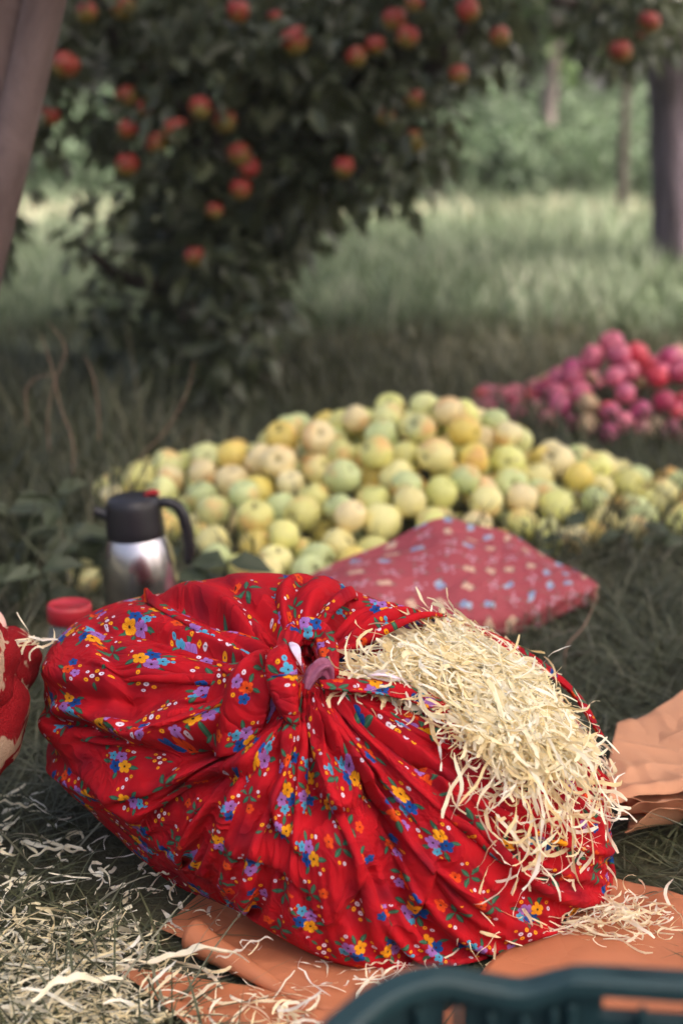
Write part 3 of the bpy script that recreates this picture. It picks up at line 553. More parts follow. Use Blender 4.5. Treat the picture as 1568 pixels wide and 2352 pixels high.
def bundle_sim(nth=360, nt=70, it1=270, it2=50, seed=3, beta=.72):
    r = np.random.RandomState(seed); th = np.arange(nth) / nth * 2 * np.pi; phi = np.linspace(2.45, .055, nt)
    P, T = np.meshgrid(phi, th, indexing='ij')
    D = np.cos(P)[..., None] * KD + np.sin(P)[..., None] * (np.cos(T)[..., None] * E1 + np.sin(T)[..., None] * E2)
    X0 = CEN + (D * (lump(D) + .02)[..., None]) @ MF.T; X0[..., 2] = np.maximum(X0[..., 2], .006)
    ring = np.linalg.norm(np.roll(X0, -1, 1) - X0, axis=-1); Pm = ring.sum(1); ie = int(Pm.argmax()); Pmax = Pm[ie]; ar = np.arange(nt)
    restP = np.where(ar >= ie, Pm + beta * (Pmax - Pm), Pm * 1.06); eq = ring[ie] / Pmax
    w = np.clip((ar - ie + 8) / 16., 0, 1)[:, None]; rc = (ring / Pm[:, None] * (1 - w) + eq[None] * w) * restP[:, None]
    a0 = knot_polar(640, 2000)[0]; calm = .55 * np.exp(-(((th - a0 + np.pi) % (2 * np.pi) - np.pi) / .95) ** 2)[None]; rc = rc * (1 - calm * w) + np.maximum(ring * 1.04, rc * .55) * calm * w
    rr = np.linalg.norm(X0[1:] - X0[:-1], axis=-1) * 1.06
    ucum = np.concatenate([[0], np.cumsum(eq * Pmax)]); vv = np.concatenate([[0], np.cumsum(rr.mean(1))])
    ex = np.clip((ar - ie) / (nt - ie), 0, 1)[:, None]; amp = .05 * np.sin(np.pi * ex) ** .7 + .004; Fs = np.zeros_like(P)
    for n, a in ((9, .6), (14, .8), (19, .7), (26, .55), (35, .35), (5, .5)):
        Fs += a * np.sin(n * T + r.rand() * 6.28 + 1.6 * np.sin(2 * P + r.rand() * 6) + .8 * np.sin(T * 2 + r.rand() * 6))
    N = nrm(D @ MI); X = X0 + N * (amp * (.9 + Fs) * .5)[..., None]; X[-3:] = X0[-3:] + N[-3:] * .045
    def con(a, b, rest, k, short=False):
        d = b - a; l = np.sqrt((d * d).sum(-1)) + 1e-9; c = (l - rest) / l * .5 * k
        if short: c = np.minimum(c, 0)
        return d * c[..., None]
    def solve(X, Xs, rc, rr, its, bend):
        nt, nth = X.shape[:2]; V = np.zeros_like(X); rd = np.sqrt(((rc[1:] + rc[:-1]) / 2) ** 2 + rr ** 2); rb2 = rr[1:] + rr[:-1]; pin = X[-3:].copy()
        for it in range(its):
            V *= .9; X = X + V; Xp = X.copy(); X[..., 2] -= .00006
            for o in (0, 1):
                d = con(X[:, o::2], np.roll(X, -1, 1)[:, o::2], rc[:, o::2], 1.); X[:, o::2] += d
                if o == 0: X[:, 1::2] -= d
                else: X[:, 0::2] -= np.roll(d, 1, 1)
            for o in (0, 1):
                a = X[o:-1:2]; b = X[o + 1::2]; n = min(len(a), len(b)); d = con(a[:n], b[:n], rr[o::2][:n], 1.); a[:n] += d; b[:n] -= d
            for s in (1, -1):
                d = con(X[:-1], np.roll(X, -s, 1)[1:], rd, .25); X[:-1] += d; X[1:] -= np.roll(d, s, 1)
            for k in ((2, 3) if nth < 500 else (2, 4)):
                d = con(X, np.roll(X, -k, 1), rc * k * .94, bend, True); X += d * .5; X -= np.roll(d, k, 1) * .5
            d = con(X[:-2], X[2:], rb2 * .99, bend, True); X[:-2] += d * .5; X[2:] -= d * .5
            q = (X - CEN) @ MI.T; R0 = np.sqrt((q * q).sum(-1)); dd = q / R0[..., None]; R = lump(dd)
            m = R0 < R; X[m] = CEN + (dd[m] * R[m][:, None]) @ MF.T
            m = R0 > R + .16; X[m] += .3 * (CEN + (dd[m] * (R[m] + .16)[:, None]) @ MF.T - X[m])
            X[..., 2] = np.maximum(X[..., 2], .006); X[-3:] = pin; X[:4] = Xs[:4]
            V = np.clip(X - Xp + V, -.004, .004) * .9
        return X
    def up(A, axis, wrap):
        if wrap:
            B = np.repeat(A, 2, axis); Rn = np.roll(A, -1, axis); mid = (9 * (A + Rn) - (np.roll(A, 1, axis) + np.roll(A, -2, axis))) / 16
            B[:, 1::2] = mid; return B
        mid = (A[1:] + A[:-1]) / 2; mid[1:-1] = (9 * (A[1:-2] + A[2:-1]) - (A[:-3] + A[3:])) / 16
        B = np.empty((2 * len(A) - 1,) + A.shape[1:]); B[0::2] = A; B[1::2] = mid; return B
    X = solve(X, X0, rc, rr, it1, .5)
    X = up(up(X, 1, True), 0, False)
    X = solve(X, up(up(X0, 1, True), 0, False), up(np.repeat(rc, 2, 1) / 2, 0, False), np.repeat(np.repeat(rr, 2, 0) / 2, 2, 1), it2, .4)
    return X, np.interp(np.arange(2 * nth + 1) / 2., np.arange(nth + 1), ucum), np.interp(np.arange(2 * nt - 1) / 2., np.arange(nt), vv)
BX, BU, BV = bundle_sim()
# deepen the folds a little against a smoothed copy
Sm = BX.copy()
for _ in range(26): Sm = .5 * Sm + .25 * (np.roll(Sm, 1, 1) + np.roll(Sm, -1, 1))
amt = .55 * np.clip((BX.shape[0] - 4 - np.arange(BX.shape[0])) / 20, 0, 1)[:, None, None]; BX = BX + amt * (BX - Sm); BX[..., 2] = np.maximum(BX[..., 2], .006)
BX = np.concatenate([BX, np.broadcast_to(BX[-1].mean(0), (1,) + BX.shape[1:])]); Sm = np.concatenate([Sm, np.broadcast_to(Sm[-1].mean(0), (1,) + Sm.shape[1:])]); BV = np.append(BV, BV[-1] + .01)
SMOOTH = Sm.copy()
for _ in range(10): SMOOTH[1:-1] = .5 * SMOOTH[1:-1] + .25 * (SMOOTH[2:] + SMOOTH[:-2])
# single deep folds and overlaps of the cloth: line on the cloth, depth, reach of the hollow and of the lip on its other side
CREASE = [([(650, 1600), (570, 1628), (500, 1675), (430, 1700), (330, 1712), (250, 1690)], .042, 55, 26, .016), ([(215, 1425), (238, 1500), (272, 1560), (282, 1640), (300, 1700)], .013, 40, 22, -.006),
          ([(650, 1710), (570, 1765), (460, 1795), (380, 1835), (310, 1905)], .024, 48, 24, .012), ([(735, 1690), (715, 1780), (745, 1850), (800, 1868), (850, 1810)], .022, 40, 24, .012),
          ([(640, 1770), (612, 1830), (622, 1900), (660, 1940)], .016, 38, 24, .010), ([(705, 1620), (765, 1710), (850, 1810), (905, 1910), (930, 2030)], .018, 34, 22, .011), ([(765, 1608), (900, 1695), (1010, 1800), (1070, 1900)], .015, 30, 20, .009),
          ([(80, 1560), (190, 1592), (290, 1605)], .010, 34, 24, .007), ([(75, 1690), (170, 1655), (285, 1705)], .018, 36, 22, .012), ([(650, 1520), (560, 1445), (450, 1385), (350, 1362)], .020, 30, 22, .012),
          ([(662, 1508), (615, 1425), (545, 1352)], .018, 26, 20, .011), ([(612, 1535), (460, 1485), (320, 1445), (260, 1440)], .014, 34, 24, .009), ([(480, 1840), (455, 1920), (465, 1980)], .010, 36, 24, .008),
          ([(560, 1980), (640, 2010), (700, 2070)], .008, 30, 22, .006), ([(860, 1960), (830, 2050), (780, 2110)], .009, 34, 22, .006), ([(1010, 1950), (1000, 2040), (960, 2110)], .011, 34, 22, .008), ([(735, 1410), (720, 1470), (700, 1515)], .02, 28, 20, .01), ([(110, 1750), (190, 1800), (250, 1880)], .012, 32, 22, .008)]
SC_ = project(BX); NB = nrm((BX - CEN) @ (MI.T @ MI)); facing = np.clip((NB * nrm(EYE - BX)).sum(-1) * 4, 0, 1); DSP = np.zeros(BX.shape[:2])
for line, dep, wa, wb, lip in CREASE:
    L_ = resample(np.array(line, float), 36); d2 = ((SC_[:, :, None] - L_[None, None]) ** 2).sum(-1); k = d2.argmin(-1); dist = np.sqrt(d2.min(-1)); tg_ = nrm(np.gradient(L_, axis=0)); rel = SC_ - L_[k]
    sd = tg_[k][..., 0] * rel[..., 1] - tg_[k][..., 1] * rel[..., 0]; sd = np.sign(sd) * dist * (-1 if lip < 0 else 1)
    if tg_[:, 0].mean() < 0: sd = -sd
    tap = np.sin(np.pi * np.clip(k / 35., .06, .94)) ** .5 * (1 - np.clip((dist - 3 * wa) / 20, 0, 1))
    DSP += tap * np.where(sd > 0, -dep * np.exp(-(sd / wa) ** 2), -dep * np.exp(-(sd / (wb * .32)) ** 2) + abs(lip) * np.exp(-((sd + wb) / wb) ** 2))
BX = BX + NB * (DSP * facing)[..., None]; BX[..., 2] = np.maximum(BX[..., 2], .006)
nt, nth = BX.shape[:2]
bundle = empty('cloth_bundle', (CEN[0], CEN[1], 0)); tag(bundle, 'large red floral cloth bundle tied in a knot on the grass', 'bundle'); O0 = np.array(bundle.location)
fq = gridfaces(nt, nth, True); jj = np.tile(np.arange(nth), nt - 1); ii = np.repeat(np.arange(nt - 1), nth)
uvl = np.stack([np.stack([BU[jj], BU[jj + 1], BU[jj + 1], BU[jj]], 1), np.stack([BV[ii], BV[ii], BV[ii + 1], BV[ii + 1]], 1)], -1).reshape(-1, 2)
obj('wrap', mesh('wrap', BX.reshape(-1, 3) - O0, fq[:, ::-1].copy(), M['floral'], uv=uvl.reshape(-1, 4, 2)[:, ::-1].reshape(-1, 2)), bundle)
from mathutils.bvhtree import BVHTree
from mathutils import Vector
BVH = BVHTree.FromPolygons(BX.reshape(-1, 3).tolist(), fq.tolist())
BVH0 = BVHTree.FromPolygons(SMOOTH.reshape(-1, 3).tolist(), fq.tolist())
def ons(px, py, lift=0.0):                # the same on the cloth without its folds
    h = BVH0.ray_cast(Vector(EYE), Vector(nrm(ray(px, py)))); p = np.array(h[0]) if h[0] is not None else hit(px, py, .03)
    return p + onormal(p) * lift
def onc(px, py, lift=0.0):                # point on the finished cloth seen at this photo point, lifted off it along the soft normal
    d = ray(px, py); h = BVH.ray_cast(Vector(EYE), Vector(nrm(d)))
    p = np.array(h[0]) if h[0] is not None else hit(px, py, .03)
    return p + onormal(p) * lift
def flap(name, ctrl, width, folds, amp, uvo, mat=M['floral'], n=44, mcr=30, edge=0., seed=0, tip=0.0, curl=0., soft=False):
    """a gathered tail of cloth: centre line (px, py, lift), half width in metres along it, longitudinal folds that open towards the end"""
    P = resample([(ons if soft else onc)(a, b, c) for a, b, c in ctrl], n); W = resample(np.array(width)[:, None], n)[:, 0]
    T = nrm(np.gradient(P, axis=0)); NN = np.array([onormal(p) for p in P]); S = nrm(np.cross(T, NN)); NN = np.cross(S, T)
    r = np.random.RandomState(seed); b = np.linspace(-1, 1, mcr); V = np.zeros((n, mcr, 3)); L = np.concatenate([[0], np.cumsum(np.linalg.norm(np.diff(P, axis=0), axis=1))])
    ph = r.rand(4) * 6; wmax = W.max()
    for k in range(n):
        a = k / (n - 1); f = amp * (.35 + .65 * math.sin(math.pi * min(1, a * .9 + .08))) * (np.cos(folds * np.pi * b + ph[0] + a * 1.5) + .4 * np.sin(folds * 1.7 * np.pi * b + ph[1] - a * 2))
        f = f - edge * b ** 2 + curl * np.exp(-((b - .9) / .25) ** 2)
        V[k] = P[k] + S[k] * (W[k] * b)[:, None] + NN[k] * f[:, None] + T[k] * (tip * (1 - np.abs(b - .3)) * a * a)[:, None]
    uv = np.stack([np.broadcast_to(b * wmax * 1.25, (n, mcr)), np.broadcast_to(L[:, None], (n, mcr))], -1).reshape(-1, 2) + uvo
    o = obj(name, mesh(name, V.reshape(-1, 3) - O0, gridfaces(n, mcr), mat, uv=uv), bundle)
    s = o.modifiers.new('thickness', 'SOLIDIFY'); s.thickness = .0018; s.offset = 0
    return o
knot = empty('knot'); knot.parent = bundle
def kpart(name, ctrl, rad, uvo, mat=M['floral'], n=40, seg=40, flut=.10, fn=6, seed=0):
    P = [ons(a, b, c) - O0 for a, b, c in ctrl]; V, F = tube(P, rad, n, seg, .0, True, seed, flut, fn)
    L = np.linalg.norm(np.diff(resample(P, seg), axis=0), axis=1).sum(); rm = np.mean(rad)
    uv = np.stack([np.tile(np.arange(n) / n * 2 * np.pi * rm, seg), np.repeat(np.linspace(0, L, seg), n)], 1) + uvo
    return obj(name, mesh(name, V, F, mat, uv=uv), knot)
flap('knot_tail', [(650, 1528, .012), (600, 1545, .024), (565, 1590, .034), (545, 1655, .032), (528, 1728, .018)], [.008, .022, .035, .040, .034], 1.4, .007, (.42, .10), seed=6, tip=.016, edge=.010, soft=True)
flap('knot_tail', [(725, 1540, .010), (785, 1520, .022), (850, 1482, .030), (915, 1455, .028), (990, 1448, .016)], [.009, .024, .038, .034, .014], 2.2, .006, (.15, .44), seed=7, curl=.012, soft=True)
flap('knot_tail', [(700, 1520, .008), (690, 1465, .020), (705, 1405, .024), (740, 1365, .018), (785, 1358, .006)], [.009, .028, .044, .050, .030], 2.4, .007, (.75, .33), seed=8, edge=.01, soft=True)
flap('knot_tail', [(640, 1520, .004), (600, 1500, .014), (540, 1478, .014), (470, 1455, .004)], [.006, .014, .018, .010], 1.0, .004, (.55, .79), seed=16, edge=.012, soft=True)
kpart('knot_lobe', [(660, 1518, .014), (646, 1552, .024), (646, 1592, .024), (658, 1632, .014), (678, 1662, -.004)], [.010, .017, .0185, .014, .006], (.5, .26), flut=.05, fn=5, seed=2)
kpart('knot_band', [(645, 1538, .010), (668, 1508, .026), (703, 1502, .032), (736, 1522, .028), (756, 1560, .010)], [.010, .015, .0175, .016, .010], (.33, .66), flut=.10, fn=8, seed=1)
kpart('reversed_tuft', [(702, 1592, .006), (718, 1568, .016), (742, 1562, .017), (762, 1588, .002)], [.004, .0075, .009, .003], (0, 0), M['reverse'], flut=.34, fn=5, seed=5)
flap('lining_fold', [(664, 1528, .034), (674, 1548, .040), (688, 1572, .030)], [.0015, .0055, .0005], .4, .0008, (0, 0), M['lining'], 16, 8, seed=4, soft=True)
flap('cloth_hem', [(735, 1592, .012), (800, 1598, .016), (870, 1606, .018), (940, 1622, .018), (1005, 1655, .014), (1050, 1715, .006)], [.010, .014, .016, .016, .014, .008], .8, .003, (.22, .55), seed=9, curl=.006, n=50, mcr=12)
flap('lining_edge', [(835, 1596, .030), (870, 1594, .030), (905, 1602, .028)], [.001, .0060, .001], .5, .002, (0, 0), M['lining'], 16, 8, seed=10)
flap('cloth_hem', [(990, 1452, .015), (1100, 1490, .02), (1200, 1545, .02), (1290, 1615, .02), (1360, 1700, .012)], [.008, .014, .016, .016, .008], .8, .004, (.62, .15), seed=11, n=50, mcr=12)

# ------------------------------------------------------------------ wood wool
m = NT('wood_wool', .75); c = m.ramp(m.attr(), [(0, (.80, .64, .34)), (.35, (.90, .79, .52)), (.75, (.92, .86, .68)), (1, (.92, .90, .82))]); m.set(Base_Color=c, Specular_IOR_Level=.3); m.translucent(c, .32); M['wool'] = m.mat
m = NT('wool_core', .9); M['wool_core'] = m.set(Base_Color=m.ramp(m.noise(60, 4, m.coord()), [(.3, (.78, .62, .30)), (.7, (.90, .80, .52))]))
def strips(name, P, D, N, L, W, kink=.5, seg=6, seed=0, curlz=0., floor=None, rb=(.0, 1.0), flat=.35):
    """flat curling shavings: start P, direction D, surface normal N"""
    r = np.random.RandomState(seed); n = len(P); D = nrm(D); N = nrm(N); V = np.zeros((n, seg + 1, 2, 3)); cur = P.copy(); cv = r.randn(n, 1) * .55
    tw = r.rand(n, 1) * 6.28; tws = r.randn(n, 1) * .5
    for k in range(seg + 1):
        S = nrm(np.cross(D, N) * np.cos(tw) + N * np.sin(tw) * .8); w = (W * (1 if 0 < k < seg else .6))[:, None] * .5
        V[:, k, 0] = cur - S * w; V[:, k, 1] = cur + S * w
        cur = cur + D * (L / seg)[:, None]
        if floor is not None: cur[:, 2] = np.maximum(cur[:, 2], floor + .002 * r.rand(n))
        D = D + np.cross(D, N) * cv * .5 + r.randn(n, 3) * kink * .45 + N * (curlz * r.randn(n, 1)); D = nrm(D - N * (D * N).sum(1, keepdims=True) * flat); tw = tw + tws * .5 + r.randn(n, 1) * .25
    f = np.array([[2 * k, 2 * k + 1, 2 * k + 3, 2 * k + 2] for k in range(seg)])
    F = (np.arange(n)[:, None, None] * (2 * seg + 2) + f[None]).reshape(-1, 4)
    rn = rb[0] + (rb[1] - rb[0]) * r.rand(n)
    return mesh(name, V.reshape(-1, 3), F, M['wool'], False, attr=np.repeat(rn, 2 * seg + 2))
r = np.random.RandomState(21)
MOUND = [(800, 1575), (880, 1530), (940, 1490), (990, 1465), (1040, 1440), (1110, 1480), (1180, 1530), (1235, 1590), (1280, 1650), (1305, 1715), (1290, 1770), (1220, 1775), (1150, 1765), (1095, 1735), (1055, 1680), (1005, 1638), (930, 1612), (860, 1598)]
def edged(p, poly):
    best = 1e9
    for i in range(len(poly)):
        a = np.array(poly[i], float); b = np.array(poly[(i + 1) % len(poly)], float); t = np.clip((p - a) @ (b - a) / ((b - a) @ (b - a)), 0, 1); best = min(best, np.linalg.norm(a + t * (b - a) - p))
    return best
core = empty('wood_wool_filling', (.2, 2.0, 0)); W0 = np.array(core.location)
tag(core, 'pale yellow wood wool spilling out of the open side of the red bundle', 'wood wool', None, 'stuff')
gx = np.linspace(780, 1370, 48); gy = np.linspace(1420, 1820, 34); GV = np.zeros((48, 34, 3)); GM = np.zeros((48, 34), bool)
for a in range(48):
    for b in range(34):
        p = np.array([gx[a], gy[b]]); ins = bool(inpoly(p, MOUND)); e = edged(p, MOUND); GM[a, b] = ins or e < 14
        GV[a, b] = onc(p[0], p[1], (min(e / 110, 1) ** .7 * .034 if ins else -.006) + .008 * (vnoise(np.array(p[0] / 24), np.array(p[1] / 24), 3) - .5) * ins)
fc = [f for f in gridfaces(48, 34).tolist() if all(GM.reshape(-1)[i] for i in f)]
obj('core', mesh('core', GV.reshape(-1, 3) - W0, fc, M['wool_core']), core)
pts = []
while len(pts) < 2500:
    p = np.array([780 + 590 * r.rand(), 1420 + 400 * r.rand()])
    if inpoly(p, MOUND): pts.append((p[0], p[1], min(edged(p, MOUND) / 110, 1) ** .7))
P = np.array([onc(a, b, c * .034 + .012 * r.rand()) for a, b, c in pts]); N = np.array([onormal(p) for p in P]); D = r.randn(*P.shape); D -= N * (D * N).sum(1, keepdims=True) * .88
n = len(P); P = P - W0
obj('shavings', strips('shavings', P - nrm(D) * .02, D, N, .035 + .065 * r.rand(n), .0014 + .0058 * r.rand(n) ** 2.2, .40, 9, 31, .10), core)
HANG = [(1020, 1690), (1100, 1760), (1340, 1700), (1395, 1760), (1380, 1850), (1330, 1960), (1250, 1990), (1180, 2010), (1120, 1960), (1110, 1880), (1040, 1800)]
pts = []
while len(pts) < 190:
    p = np.array([1020 + 390 * r.rand(), 1690 + 330 * r.rand() ** 1.4])
    if inpoly(p, HANG): pts.append(p)
P = np.array([onc(a, b, .003 + .02 * r.rand() ** 2) for a, b in pts]); Q = np.array([onc(a + 22 * r.randn() + 3, b + 30, .004) for a, b in pts]); N = np.array([onormal(p) for p in P]); n = len(P)
D = Q - P + r.randn(n, 3) * .012
obj('hanging_shavings', strips('hanging_shavings', P - W0 + nrm(D) * -.02, D, N, .04 + .09 * r.rand(n), .0018 + .0042 * r.rand(n) ** 1.8, .4, 9, 33, .08), core)
pts = [(r.choice([1040, 1180, 1240, 1330, 990, 930, 870, 1290]) + 30 * r.randn(), 0) for _ in range(46)]
pts = []
while len(pts) < 110:                        # loose ends that stand off the rim of the mound
    k = r.randint(len(MOUND)); a = np.array(MOUND[k], float); b = np.array(MOUND[(k + 1) % len(MOUND)], float); p = a + (b - a) * r.rand(); pts.append(p)
mid = np.array([1100, 1630]); P = np.array([onc(*(p + (mid - p) * .08), .012) for p in pts]); Q = np.array([onc(*(p + (p - mid) * .12), .02) for p in pts]); N = np.array([onormal(p) for p in P]); n = len(P)
obj('loose_ends', strips('loose_ends', P - W0, nrm(Q - P) + N * .5 + r.randn(n, 3) * .4, N, .04 + .07 * r.rand(n), .0024 + .0035 * r.rand(n), .5, 8, 35, .12), core)

def ground_wool(name, poly, n, label, z=(.004, .03), L=(.03, .10), W=(.002, .006), seed=0, rb=(.3, 1.0), dens=None):
    q = np.random.RandomState(seed); poly = np.array(poly, float); lo, hi = poly.min(0), poly.max(0); pts = []
    while len(pts) < n:
        p = lo + (hi - lo) * q.rand(2)
        if inpoly(p, poly) and (dens is None or q.rand() < dens(*p)): pts.append(p)
    P = np.array([gnd(a, b, .01) for a, b in pts]); P[:, 2] = z[0] + (z[1] - z[0]) * q.rand(n) ** 1.6; c = np.array([P[:, 0].mean(), P[:, 1].mean(), 0])
    D = q.randn(n, 3) * [1, 1, .22]; N = np.tile([0, 0, 1.], (n, 1)) + q.randn(n, 3) * .25
    me = strips(name, P - c, D, N, L[0] + (L[1] - L[0]) * q.rand(n) ** 1.5, W[0] + (W[1] - W[0]) * q.rand(n) ** 1.8, .34, 7, seed + 1, .12, .012, rb)
    return tag(obj(name, me, None, c), label, 'wood wool', None, 'stuff')
HEAPL = [(-60, 2060), (40, 2080), (120, 2140), (260, 2150), (400, 2190), (520, 2170), (620, 2230), (720, 2290), (770, 2400), (400, 2440), (-80, 2440)]
ground_wool('wood_wool_litter', HEAPL, 760, 'bright wood wool litter spread over the lower left corner', (.004, .03), (.025, .10), (.0014, .005), 41, (.2, .95), lambda x, y: 1.0 if x < 330 else (.16 if y < 2300 else .45))
ground_wool('wood_wool_litter', [(-60, 1820), (100, 1850), (250, 1950), (420, 2060), (560, 2120), (420, 2150), (260, 2150), (100, 2110), (-60, 2080)], 110, 'sparse pale shavings scattered on the dark grass left of the bundle', (.008, .03), (.02, .07), (.002, .0075), 43, (.5, 1.0))
ground_wool('wood_wool_tuft', [(1030, 2120), (1080, 2060), (1150, 2040), (1230, 2080), (1200, 2130), (1130, 2175), (1040, 2180)], 240, 'golden tuft of wood wool fallen at the foot of the bundle', (.012, .075), (.04, .12), (.002, .005), 45, (.0, .7))
ground_wool('wood_wool_tuft', [(1190, 2080), (1290, 2065), (1400, 2075), (1540, 2110), (1540, 2150), (1430, 2180), (1330, 2165), (1220, 2120)], 260, 'flat drift of wood wool on the orange paper at the right', (.014, .035), (.025, .07), (.0018, .0042), 47, (.3, .95))
ground_wool('wood_wool_litter', [(560, 2170), (800, 2200), (1000, 2190), (1020, 2250), (900, 2290), (720, 2300)], 34, 'few stray shavings on the orange paper before the bundle', (.016, .03), (.03, .10), (.002, .004), 49, (.6, 1.0))

# larger single shavings
def shaving(px, py, L, W, az, seed, label, z=.03, rb=.7):
    q = np.random.RandomState(seed); p = gnd(px, py, z); n = 22; a = np.linspace(0, 1, n); c = az + .25 * np.sin(a * 3 + q.rand() * 3) + .12 * np.cumsum(q.randn(n)) / 4
    D = np.stack([np.cos(c), np.sin(c), .35 * np.sin(a * 6 + q.rand() * 6)], 1) * L / n; C = np.cumsum(D, 0); C -= C.mean(0); S = nrm(np.cross(D, [0, 0, 1]) + q.randn(3) * .25); w = W * np.sin(np.pi * (a * .94 + .03)) ** .55 * (.75 + .5 * q.rand(n))
    b = np.linspace(-1, 1, 5); V = C[:, None] + S[:, None] * (w[:, None] * b)[..., None] + np.array([0, 0, 1]) * (w[:, None] * .7 * b ** 2 + .002 * np.sin(a * 23)[:, None])[..., None]
    V[..., 2] = np.maximum(V[..., 2], .014 - z)
    tag(obj('wood_shaving', mesh('wood_shaving', V.reshape(-1, 3), gridfaces(n, 5), M['wool'], True, attr=np.clip(np.repeat(rb + .25 * (q.rand(n) - .5), 5), 0, 1)), None, p), label, 'shaving')
shaving(430, 2200, .15, 0.0060, .05, 1, 'broad pale wood shaving lying on top of the litter', .05)
shaving(165, 2270, .13, 0.0055, .8, 2, 'long curved wood shaving at the lower left of the litter', .045)
shaving(60, 2310, .09, 0.0039, 2.4, 3, 'wood shaving near the lower left corner', .04)
shaving(130, 1960, .085, 0.0033, .5, 4, 'split pale shaving alone on the dark grass', .03)
shaving(385, 2015, .065, 0.0033, -.7, 5, 'white folded shaving close to the bundle', .03)
shaving(30, 1850, .075, 0.0028, .1, 6, 'dull shaving on grass below the patterned cloth', .03, .6)
shaving(200, 2090, .05, 0.0050, 1.4, 7, 'bluish white scrap of shaving on the grass', .03, 1.0)
shaving(560, 2180, .08, 0.0019, .75, 8, 'bent white shaving standing on the rolled paper', .05, .95)
shaving(880, 2215, .055, 0.0022, -.3, 9, 'short thick shaving on the paper in front of the bundle', .03)
shaving(795, 2190, .06, 0.0033, -.6, 10, 'pinkish papery shaving under the front of the bundle', .03, 1.)
shaving(1160, 2150, .12, 0.0022, .6, 11, 'long twisted shaving running across the paper', .04, .7)

# ------------------------------------------------------------------ paper
def paper_mat(name, a, b):
    m = NT(name, .6); c = m.ramp(m.noise(5, 5, m.coord(), .6), [(.3, a), (.7, b)]); vo = m.n('ShaderNodeTexVoronoi', feature='DISTANCE_TO_EDGE'); vo.inputs['Scale'].default_value = 11; dn = m.n('ShaderNodeVectorMath', operation='ADD'); m.t.links.new(m.coord(), dn.inputs[0]); ns = m.n('ShaderNodeVectorMath', operation='SCALE'); ns.inputs['Scale'].default_value = .12; m.t.links.new(m.noise(6, 3, m.coord(), out=1), ns.inputs[0]); m.t.links.new(ns.outputs[0], dn.inputs[1]); m.t.links.new(dn.outputs[0], vo.inputs['Vector'])
    h = m.m('ADD', m.m('ADD', m.noise(9, 4, m.coord(), .5, .8), m.m('MULTIPLY', m.noise(500, 2, m.coord()), .05)), m.m('MULTIPLY', m.m('POWER', vo.outputs['Distance'], .5), .3)); m.bump(h, .34, .02)
    m.set(Base_Color=c, Specular_IOR_Level=.3); m.translucent(c, .12); return m.mat
M['paper'] = paper_mat('orange_wrapping_paper', (.46, .155, .068), (.54, .20, .10)); M['paper2'] = paper_mat('peach_wrapping_paper', (.58, .27, .145), (.66, .33, .19))
def sheet(name, corners, label, mat, seed, wave=.012, freq=5, n=70, curl=None, lift=0.0, edge=.0, group='wrapping paper around the bundle', crumple=.35):
    """sheet between four ground corners (near left, near right, far right, far left): wavy, with crumple and lifted edges"""
    A, B, C, D = [np.asarray(q, float) for q in corners]; u, v = np.meshgrid(np.linspace(0, 1, n), np.linspace(0, 1, n), indexing='ij'); u_, v_ = u[..., None], v[..., None]
    P = (A * (1 - u_) + B * u_) * (1 - v_) + (D * (1 - u_) + C * u_) * v_
    h = wave * (vnoise(P[..., 0] * freq + seed, P[..., 1] * freq, seed) - .3) + wave * .4 * np.abs(vnoise(P[..., 0] * freq * 3, P[..., 1] * freq * 3, seed + 1) - .5)
    P[..., 2] += np.maximum(h, 0) + edge * np.maximum(0, .12 - v) / .12 * vnoise(u * 6, v * 0, seed + 3)
    for f_, am in ((9, .009), (19, .004)): P[..., 2] += am * crumple * np.maximum(0, 1 - 2.6 * np.abs(vnoise(P[..., 0] * f_ + seed * 3, P[..., 1] * f_ - seed, seed + 5) - .5)) ** 2
    if curl: P = curl(P, u, v)
    P[..., 2] = np.maximum(P[..., 2], .008 + lift); o = P.reshape(-1, 3).mean(0) * [1, 1, 0]
    ob = obj(name, mesh(name, P.reshape(-1, 3) - o, gridfaces(n, n), mat), None, o); s = ob.modifiers.new('thickness', 'SOLIDIFY'); s.thickness = .0006
    return tag(ob, label, 'paper', group)
G = lambda x, y, z=.01: gnd(x, y, z)
sheet('paper_sheet', [(.0, 1.42, .012), (1.0, 1.36, .012), G(1640, 2085, .012), G(1330, 2004, .012)], 'orange paper lying flat under the right side of the bundle', M['paper'], 3, .008, 4)
sheet('paper_sheet', [G(370, 2140, .010), G(760, 2300, .010), (.25, 2.0, .010), (-.1, 2.1, .010)], 'orange paper corner poking out at the front left of the bundle', M['paper'], 5, .006, 4)
# the sheet whose left edge is rolled over
Pa, Pb = G(418, 2205, .004), G(800, 2375, .004); ax_ = nrm(Pb - Pa); nx = np.array([-ax_[1], ax_[0], 0])
if nx[0] < 0: nx = -nx
n1, n2 = 40, 60; V = np.zeros((n1, n2, 3)); RR = .021
for i in range(n1):
    o = Pa + (Pb - Pa) * (i / (n1 - 1)); rr = RR * (1 - .85 * (i / (n1 - 1)) ** .8)
    for j in range(n2):
        s = j / (n2 - 1) * .38
        if s < rr * 4.2: t = s / rr; V[i, j] = o + nx * (rr * (1 - math.cos(t - 1.2)) * .9 - .0) * (1) + [0, 0, rr + rr * math.sin(t - 1.2)]; V[i, j] = o + nx * (rr - rr * math.cos(4.2 - t - .9)) + np.array([0, 0, rr * 1.02 + rr * math.sin(4.2 - t - .9)])
        else:
            t = s - rr * 4.2; e = o + nx * (rr - rr * math.cos(-.9)) + np.array([0, 0, rr * 1.02 + rr * math.sin(-.9)]); V[i, j] = e + nx * t + [0, 0, -e[2] * min(1, t / .05) + .014]
V[..., 2] = np.maximum(V[..., 2], .012); V[..., 2] += .003 * (vnoise(V[..., 0] * 30, V[..., 1] * 30, 6) - .5)
